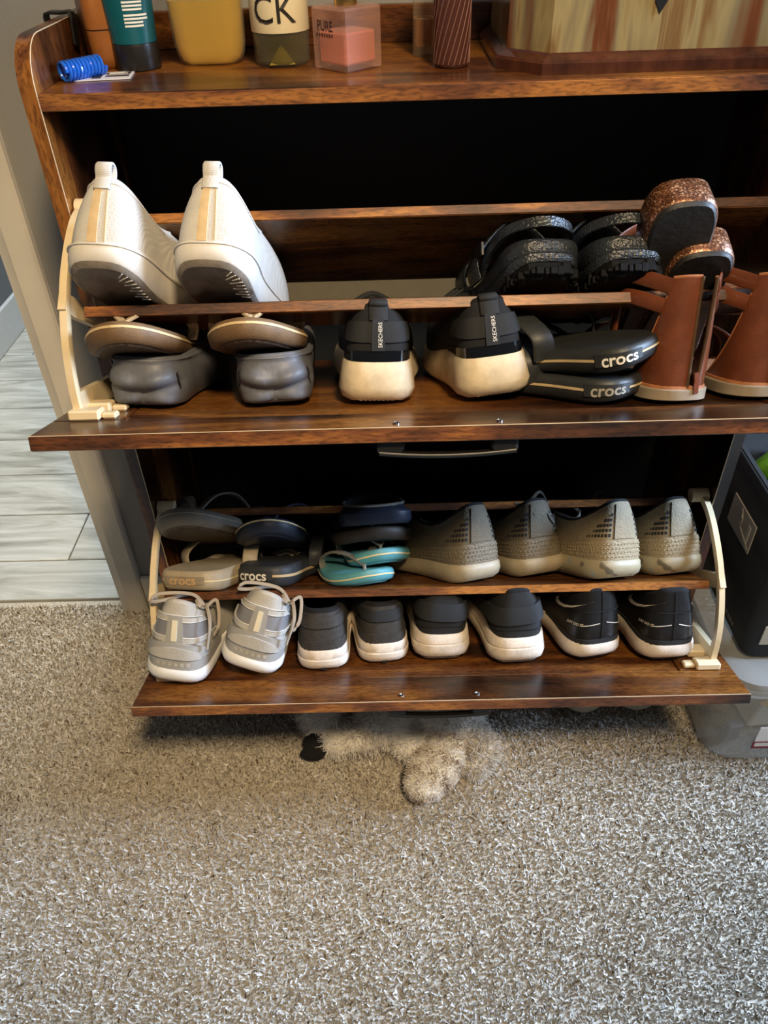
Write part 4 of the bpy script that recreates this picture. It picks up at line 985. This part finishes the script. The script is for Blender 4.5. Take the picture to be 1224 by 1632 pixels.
# teal tube standing on its black cap
TEAL = plain('teal_tube_plastic', (12, 84, 96), .3, .06); CAPB = plain('black_cap_plastic', (30, 28, 27), .35, .1)
cr = thing('cosmetic_tube', 'teal cosmetic tube standing on its black cap', 'tube', (-.330, .126, Z0)); cr.rotation_euler = (0, 0, math.radians(8))
q = MB(); q.lathe([(.022, 0), (.0245, .001), (.025, .004), (.025, .024), (.0245, .026), (.0, .026)], 36); q.lathe([(.0, 0), (.022, 0)], 36); q.build('cap', CAPB, cr)
q = MB(); rg = []
for z in np.linspace(.0265, .15, 10):
    k = (z-.0265)/.1235; rg.append([((.0245+.007*k)*math.cos(t*2*PI/36), (.0245*(1-k)+.0015*k)*math.sin(t*2*PI/36), z) for t in range(36)])
loft(q, rg); q.build('tube_body', TEAL, cr, smooth=50)
q = MB(); rg_ = random.Random(2)
for k in range(9):
    zc = .043+k*.0032+(.002 if k > 3 else 0); x1 = .020-rg_.random()*.005
    pts = []
    for h in (-.0009, .0009):
        kk = (zc+h-.0265)/.1235; row = []
        for x in np.linspace(-.004, x1, 8):
            A, B = .0245+.007*kk, .0245*(1-kk)+.0015*kk; row.append((x, -B*math.sqrt(max(0, 1-(x/A)**2))-.0004, zc+h))
        pts.append(row)
    q.grid(pts)
q.build('fine_print', WHITEINK, cr, smooth=0)
# frosted yellow bottle
YEL = plain('amber_yellow_liquid', (248, 206, 84), .28, .06, 12); YEL.node_tree.nodes['Principled BSDF'].inputs['Transmission Weight'].default_value = .55; YEL.node_tree.nodes['Principled BSDF'].inputs['Roughness'].default_value = .35
CLEAR = see_through('clear_frosted_glass', (222, 214, 180), .06, .12)
cr = thing('yellow_bottle', 'tall frosted bottle of yellow liquid with rounded shoulders below', 'bottle', (-.250, .142, Z0))
def bottle(b, w_, d_, zz): return loft(b, [[(x*k, y*k, z) for x, y in superbox(w_, d_, min(w_, d_)*.46)] for z, k in zz])
prof = [(0.001, .52), (.0016, .68), (.005, .80), (.011, .88), (.021, .935), (.05, .975)]
bottle(MB(), .080, .040, prof+[(.062, 1.0)]).build('liquid', YEL, cr, smooth=60)
bottle(MB(), .083, .043, [(0, .55), (0.0006, .70), (.004, .82), (.010, .90), (.020, .955), (.05, .99), (.15, 1.03), (.165, .9), (.17, .5)]).build('glass', CLEAR, cr, smooth=60)
MB().lathe([(.0, .165), (.012, .165), (.012, .2), (0, .2)], 24).build('cap', CAPB, cr)
q = MB(); q.tube([(.004, 0, .06), (.010, .0, .012)], .0016, 8); q.build('dip_tube', plain('pale_tube', (230, 214, 150), .4, .05), cr)
# round bottle with cream label
CREAM = plain('cream_paper_label', (236, 224, 190), .55, .03); OLIVE = see_through('olive_liquid', (128, 112, 26), .62, .05)
GL = glass('clear_glass', (.98, .98, .96), .01, 1.3)
cr = thing('labelled_bottle', 'round glass bottle with wide cream label of two letters', 'bottle', (-.168, .128, Z0))
MB().lathe([(.0, .001), (.026, 0), (.029, .002), (.0305, .006), (.0312, .034), (.0312, .12), (.026, .135), (.012, .14), (0, .14)], 44).build('glass', see_through('clear_bottle_glass', (190, 188, 170), .05, .05), cr, smooth=40)
MB().lathe([(.0, .014), (.010, .012), (.026, .002), (.0285, .006), (.0292, .031), (0, .031)], 40).build('liquid', see_through('dark_olive_liquid', (78, 66, 20), .50, .08), cr, smooth=30)
q = MB(); n4 = 4
q.add([(.020*math.cos(k*PI/2+.9), .020*math.sin(k*PI/2+.9)-.012, .003) for k in range(4)]+[(0, -.014, .021)], [(0, 1, 4), (1, 2, 4), (2, 3, 4), (3, 0, 4)]); q.build('glass_kick', plain('olive_gold_glass', (160, 138, 40), .12, .15, 60), cr, smooth=0)
MB().lathe([(.0316, .033), (.0318, .0335), (.0318, .118), (.0316, .1185)], 44).build('label_band', CREAM, cr, smooth=30)
def wrap_text(body, size, R, zc, mat, parent, bold=0, name='lettering', a0=0):
    vs, fs = text_geo(body, size, bold); b = MB(); b.add([(R*math.sin(x/R+a0), -R*math.cos(x/R+a0), zc+y) for x, y, z in vs], fs); return b.build(name, mat, parent, smooth=0)
INK = plain('black_ink', (34, 28, 24), .5, .05)
wrap_text('CK', .036, .0329, .0535, INK, cr, a0=-.08)
# pink square perfume bottle
PINK = see_through('pink_perfume', (240, 140, 112), .38, .08)
cr = thing('perfume_bottle', 'pink square glass perfume bottle standing corner-on', 'bottle', (-.094, .092, Z0)); cr.rotation_euler = (0, 0, math.radians(43))
MB().box(-.0215, .0215, -.0215, .0215, .006, .036, bev=.002).build('liquid', PINK, cr, smooth=0)
MB().box(-.0265, .0265, -.0265, .0265, 0, .058, bev=.0022).build('glass', see_through('pink_glass', (246, 196, 180), .10, .04), cr, smooth=0)
MB().lathe([(.0, .058), (.012, .058), (.012, .066), (.010, .068), (.0, .068)], 24).build('neck', plain('gold_collar', (206, 168, 96), .25, .1, metal=.9), cr)
MB().box(-.018, .018, -.018, .018, .068, .10, bev=.002).build('cap', see_through('clear_pink_cap', (240, 220, 214), .35, .05), cr, smooth=0)
PINKINK = plain('plum_ink', (74, 40, 40), .5, .05)
def face_text(body, size, x, z, parent, mat, y=-.0268, rot=0, face=0, bold=0, name='lettering', sx=1):
    vs, fs = text_geo(body, size, bold); b = MB()
    if face == 0: b.add([(x+px*sx, y, z+py) for px, py, _ in vs], fs)
    else: b.add([(y, x-px*sx, z+py) for px, py, _ in vs], fs)
    return b.build(name, mat, parent, smooth=0)
face_text('PURE', .0135, .004, .041, cr, PINKINK, y=-.0268, face=1, bold=.0003, sx=.8)
q = MB()
for k in range(7): q.add([(-.0268, .004+.013-k*.004-.0012, .0315), (-.0268, .004+.013-k*.004+.0012, .0315), (-.0268, .004+.013-k*.004+.0012, .0345), (-.0268, .004+.013-k*.004-.0012, .0345)], [(0, 1, 2, 3)])
q.build('small_print', PINKINK, cr, smooth=0)
# small clear vial with amber liquid
cr = thing('glass_vial', 'slim clear vial with amber liquid behind the striped glass', 'vial', (-.010, .150, Z0))
MB().lathe([(0, .0), (.011, 0), (.012, .002), (.012, .09), (.008, .098), (0, .098)], 28).build('glass', see_through('vial_glass', (214, 190, 160), .14, .04), cr, smooth=40)
MB().lathe([(0, .008), (.0095, .010), (.0102, .014), (.0102, .036), (0, .037)], 24).build('liquid', see_through('amber_liquid', (196, 120, 44), .5, .05), cr, smooth=40)
MB().tube([(.0105*math.cos(k*2*PI/24), .0105*math.sin(k*2*PI/24), .037) for k in range(25)], .0006, 5).build('liquid_line', plain('gold_glint', (226, 170, 90), .25, .05, metal=.6), cr)
# striped tumbler
cr = thing('striped_glass', 'slim plum glass with slanted white stripes', 'glass', (.017, .084, Z0))
MB().lathe([(0, .0), (.0165, 0), (.0185, .002), (.019, .005), (.0195, .16), (.018, .16), (.0175, .006), (0, .005)], 36).build('glass', see_through('plum_glass', (96, 58, 52), .55, .08), cr, smooth=40)
for k in range(20):
    b = MB(); b.tube([(.0191*math.cos(k*PI/10+z*16), .0191*math.sin(k*PI/10+z*16), z) for z in np.linspace(.004, .13, 14)], .00055, 4); b.build('stripe', plain('pale_pink_stripe', (132, 96, 88), .4, .05) if k == 0 else bpy.data.materials['pale_pink_stripe'], cr)
# marbled chest with moulded base
def onyx():
    m_, nt, b = nodes('banded_onyx_veneer'); L = nt.links.new; tc = N(nt, 'ShaderNodeTexCoord'); mp = N(nt, 'ShaderNodeMapping'); mp.inputs['Scale'].default_value = (15, 15, 1.6); mp.inputs['Rotation'].default_value = (0, .12, 0); L(tc.outputs['Object'], mp.inputs[0])
    n = N(nt, 'ShaderNodeTexNoise', Scale=1.0, Detail=5.0, Roughness=.55, Distortion=.7); L(mp.outputs[0], n.inputs['Vector'])
    r = ramp(nt, [(.30, s2l(48, 30, 18)), (.38, s2l(104, 58, 30)), (.44, s2l(122, 108, 80)), (.50, s2l(150, 134, 92)), (.54, s2l(116, 86, 50)), (.59, s2l(140, 130, 96)), (.65, s2l(118, 60, 30)), (.74, s2l(70, 36, 20))]); L(n.outputs['Fac'], r.inputs[0]); L(r.outputs[0], b.inputs['Base Color']); b.inputs['Roughness'].default_value = .22; b.inputs['Coat Weight'].default_value = .4; return m_
BASEW = plain('polished_brown_marble', (68, 36, 22), .16, .45, 60, coat=.4, stretch=(1, 1, .4))
cr = thing('marbled_chest', 'banded onyx-look chest with chamfered corners and polished brown base', 'chest', (0, 0, Z0))
def octo(x0, x1, y0, y1, c): return [(x0, y0+c), (x0+c, y0), (x1-c, y0), (x1, y0+c), (x1, y1), (x0, y1)]
def lev(off, z): return [(x, y, z) for x, y in octo(.062+off, .400-off, .021+off, .225-off*.2, .042-off*.3)]
loft(MB(), [lev(0, 0), lev(0, .010), lev(.002, .0125), lev(.0085, .0165), lev(.010, .018)]).build('base_moulding', BASEW, cr, smooth=0)
loft(MB(), [lev(.012, .018), lev(.0125, .05), lev(.016, .17)]).build('body', onyx(), cr, smooth=0)
loft(MB(), [lev(.006, .17), lev(.006, .185), lev(.02, .21)]).build('lid', BASEW, cr, smooth=0)
q = MB(); pts = [(.217, .0318, .049), (.211, .0318, .060), (.211, .0318, .095), (.223, .0318, .095), (.223, .0318, .060)]
q.add(pts+[(x, y+.004, z) for x, y, z in pts], [(0, 1, 2, 3, 4), (0, 5, 6, 1), (1, 6, 7, 2), (3, 8, 9, 4), (4, 9, 5, 0), (2, 7, 8, 3)]); q.build('lock_plate', DARKMETAL, cr, smooth=0)

# ------------------------------------------------------------------ right of the cabinet: clear bin, black fabric bag
FROST = see_through('cloudy_clear_plastic', (206, 198, 184), .13, .28, .28)
cr = thing('storage_bin', 'cloudy clear plastic storage bin on the carpet right of the cabinet', 'storage bin', (.68, .045, 0))
zz = [(0, .95), (.003, .98), (.012, 1.0), (.10, 1.012), (.185, 1.03), (.19, 1.03)]
pl = superbox(.440, .345, .05)
b = MB(); R1 = [[(x*k, y*k, z) for x, y in pl] for z, k in zz]; R2 = [[(x*k*.988, y*k*.985, max(z, .003)) for x, y in pl] for z, k in zz[::-1]]
loft(b, R1+R2); b.build('bin_wall', FROST, cr, smooth=50)
b = MB(); rim = [(.184, 1.035), (.184, 1.06), (.190, 1.065), (.205, 1.065), (.213, 1.05), (.216, 1.0), (.214, .9)]
loft(b, [[(x*k, y*k, z) for x, y in pl] for z, k in rim], cap0=False); b.build('lid', see_through('white_cloudy_lid', (196, 194, 186), .40, .3), cr, smooth=50)
b = MB(); b.box(-.155, -.06, -.1768, -.1755, .048, .10); b.build('label_card', plain('white_label_paper', (232, 228, 222), .5, .03), cr, smooth=0)
b = MB(); b.box(-.157, -.058, -.1775, -.1765, .0445, .049); b.box(-.157, -.058, -.1775, -.1765, .060, .0625); b.box(-.157, -.1535, -.1775, -.1765, .049, .060)
b.build('label_border', plain('dark_red_print', (120, 26, 34), .5, .05), cr, smooth=0)
PAPER = plain('tan_card', (226, 186, 128), .7, .1, 20); PAPER2 = plain('pale_paper', (214, 204, 186), .7, .08, 20); PAPER3 = plain('grey_pouch', (96, 98, 102), .6, .1, 20)
for i, (nm, lab, cat, mt_, loc, rot, dims) in enumerate((
        ('folded_card', 'tan folded card leaning inside the clear bin', 'card', PAPER, (.640, -.090, .098), (.10, .62, .10), (.20, .008, .10)),
        ('paper_packet', 'pale paper packet standing at the left inside the clear bin', 'packet', PAPER2, (.575, -.010, .080), (.06, .10, .15), (.06, .12, .13)),
        ('grey_pouch', 'grey pouch at the bottom left corner inside the clear bin', 'pouch', PAPER3, (.508, -.090, .034), (0, .1, .2), (.03, .016, .045)),
        ('card_box', 'flat tan box lying on the bottom of the clear bin', 'box', PAPER, (.70, .04, .026), (0, 0, .05), (.22, .18, .035)))):
    b = MB(); x, y, z = dims; b.box(-x/2, x/2, -y/2, y/2, -z/2, z/2, bev=.003); o = tag(b.build(nm, mt_, smooth=0), lab, cat); o.location = loc; o.rotation_euler = rot
BAGB = woven('black_bag_fabric', (17, 18, 20), .75, .25, 500, .4); LBL = plain('grey_vinyl_window', (150, 142, 132), .35, .08, 20); PATCH = plain('beige_patch', (176, 168, 150), .6, .05)
cr = thing('fabric_bag', 'black fabric storage bag with grey window labels standing on the clear bin', 'bag', (.64, .066, .217))
pl2 = superbox(.32, .304, .02)
b = MB(); loft(b, [[(x*k, y*k, z) for x, y in pl2] for z, k in ((0, .97), (.006, 1.0), (.13, 1.008), (.258, 1.0), (.262, .99))], cap1=False)
loft(b, [[(x*k, y*k, z) for x, y in pl2] for z, k in ((.262, .99), (.262, .95), (.22, .94))], cap0=False); b.build('body', BAGB, cr, smooth=40)
b = MB()
b.ribbon([(x*1.004, y*1.004, .252) for x, y in pl2+pl2[:1]], (0, 0, 1), .018, .004); b.build('rim_binding', BAGB, cr, smooth=40)
def bagface(x, y0, y1, z0, z1, mat, name, th=.0015):
    b = MB(); b.box(x-th, x, y0, y1, z0, z1); return b.build(name, mat, cr, smooth=0)
bagface(-.1612, -.071, .014, .147, .199, LBL, 'window_label', .002); bagface(-.1632, -.06, -.052, .15, .188, PATCH, 'label_slip', .0006)
b = MB(); b.ribbon(catmull([(-.1640, -.020, .196), (-.1640, -.030, .180), (-.1640, -.028, .168), (-.1640, -.055, .158), (-.1640, -.068, .152)], 5), (0, .5, .8), .006, .0006); b.build('label_glare_fold', PATCH, cr)
b = MB(); b.box(-.145, -.08, -.1545, -.1525, .035, .075, bev=.0005); b.build('front_patch', PATCH, cr, smooth=0)
b = MB()
for k in range(9): b.box(-.1622, -.1612, -.10+k*.009, -.0945+k*.009, .018, .024)
b.build('woven_mark', plain('grey_woven_mark', (84, 80, 76), .7, .1), cr, smooth=0)
# green cloth on the bag
GRN = plain('leaf_green_cloth', (104, 168, 40), .7, .15, 30, .3, 200)
b = MB(); G = []
for j in range(9):
    row = []
    for i in range(14):
        a_ = i/13*2*PI; rr = (.045+.012*math.sin(3*a_+j))*math.sin(PI*(j+.6)/9.6); row.append((rr*math.cos(a_)*1.3, rr*math.sin(a_), .045*math.cos(PI*(j+.6)/9.6)+.006*math.sin(5*a_+2*j)))
    G.append(row)
b.grid(G, cu=True); b.ngon(G[0]); b.ngon(G[-1][::-1]); o = tag(b.build('green_cloth', GRN, smooth=80), 'crumpled bright green cloth peeking out of the black bag', 'cloth'); o.location = (.566, .10, .452)

# ------------------------------------------------------------------ plush toy half under the lower door
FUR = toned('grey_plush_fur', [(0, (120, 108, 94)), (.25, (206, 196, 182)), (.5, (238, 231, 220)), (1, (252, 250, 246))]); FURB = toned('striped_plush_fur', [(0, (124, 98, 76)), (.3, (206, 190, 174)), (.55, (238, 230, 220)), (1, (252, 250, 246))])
SKIN = plain('plush_backing', (242, 234, 222), .95, .16, 45, .8, 260); SKINB = plain('striped_plush_backing', (238, 228, 216), .95, .30, 70, .8, 260, stretch=(.35, 1, 1)); BLKFELT = plain('black_felt', (14, 13, 14), .95, .3, 80)
def ell(c, r, R=None, n=18, m_=12):
    V = []; c = np.array(c)
    for j in range(m_+1):
        th = PI*j/m_
        for i in range(n):
            q = np.array([r[0]*math.sin(th)*math.cos(2*PI*i/n), r[1]*math.sin(th)*math.sin(2*PI*i/n), r[2]*math.cos(th)])
            V.append(c+(R @ q if R is not None else q))
    return np.array(V).reshape(m_+1, n, 3)
def fused(name, ells, mat, parent, voxel=.006):
    b = MB()
    for g_ in ells: b.grid(list(g_), cu=True)
    o = b.build(name, mat, parent, smooth=60); md = o.modifiers.new('r', 'REMESH'); md.mode = 'VOXEL'; md.voxel_size = voxel; md.use_smooth_shade = True
    dg = bpy.context.evaluated_depsgraph_get(); dg.update(); me = bpy.data.meshes.new_from_object(o.evaluated_get(dg)); o.modifiers.clear(); old = o.data; o.data = me; bpy.data.meshes.remove(old)
    if not me.materials: me.materials.append(mat)
    return o
def fur_on(o, mat, n, length, width, lean, droop=(0, 0, -.35), tonef=None, name='fur'):
    me = o.data; me.calc_loop_triangles(); tv = np.array([t.vertices[:] for t in me.loop_triangles]); co = np.array([v.co[:] for v in me.vertices]); A, B, Cc = co[tv[:, 0]], co[tv[:, 1]], co[tv[:, 2]]
    nn = np.cross(B-A, Cc-A); ar = np.linalg.norm(nn, axis=1); k = RNG.choice(len(tv), n, p=ar/ar.sum()); r1, r2 = RNG.random((2, n)); sw = r1+r2 > 1; r1[sw], r2[sw] = 1-r1[sw], 1-r2[sw]
    P = A[k]+(B[k]-A[k])*r1[:, None]+(Cc[k]-A[k])*r2[:, None]; Nr = nn[k]/(ar[k][:, None]+1e-12)+np.array(droop)
    keep = P[:, 2] > .004; P, Nr = P[keep], Nr[keep]
    tone = np.clip(RNG.normal(.5, .22, len(P)) if tonef is None else tonef(P)+RNG.normal(0, .14, len(P)), 0, 1)
    V, F, T = blades(P, Nr, length, width, lean, tone, 2, .5, .6); V[:, 2] = np.maximum(V[:, 2], .0015)  # fur roots get a darker tone, painting in shading for depth
    return tag(quads_mesh(name, V, F, T, mat, o), kind='stuff')
pt = thing('plush_toy', 'fluffy grey plush animal toy lying half under the lower door', 'plush toy', (0, 0, 0))
body = fused('body', [ell((-.03, .0, .056), (.10, .072, .052)), ell((.03, -.055, .046), (.058, .05, .042)), ell((-.19, -.035, .036), (.040, .045, .032)), ell((-.08, -.062, .040), (.055, .042, .036)), ell((-.125, -.085, .030), (.050, .026, .024)), ell((-.155, -.092, .026), (.035, .022, .021)), ell((-.035, -.100, .026), (.028, .026, .023))], SKIN, pt)
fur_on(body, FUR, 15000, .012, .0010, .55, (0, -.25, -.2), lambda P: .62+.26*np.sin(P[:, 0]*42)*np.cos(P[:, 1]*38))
b = [ell((-.200, -.088, .024), (.022, .014, .015)), ell((-.203, -.108, .019), (.023, .012, .013))]
paw = fused('paw', b, BLKFELT, pt, .004)
def rotz(d): c_, s_ = math.cos(math.radians(d)), math.sin(math.radians(d)); return np.array([[c_, -s_, 0], [s_, c_, 0], [0, 0, 1]])
foot = fused('foot', [ell((.006, -.140, .030), (.041, .076, .024), rotz(-34)), ell((.030, -.090, .034), (.036, .036, .026))], SKINB, pt)
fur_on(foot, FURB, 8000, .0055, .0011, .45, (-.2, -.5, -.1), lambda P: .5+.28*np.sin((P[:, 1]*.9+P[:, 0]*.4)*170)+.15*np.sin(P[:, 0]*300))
tail = fused('tail', [ell((.072, -.088, .025), (.026, .034, .021), rotz(15)), ell((.088, -.112, .022), (.020, .03, .018), rotz(-10)), ell((.072, -.136, .018), (.022, .018, .015))], SKIN, pt)
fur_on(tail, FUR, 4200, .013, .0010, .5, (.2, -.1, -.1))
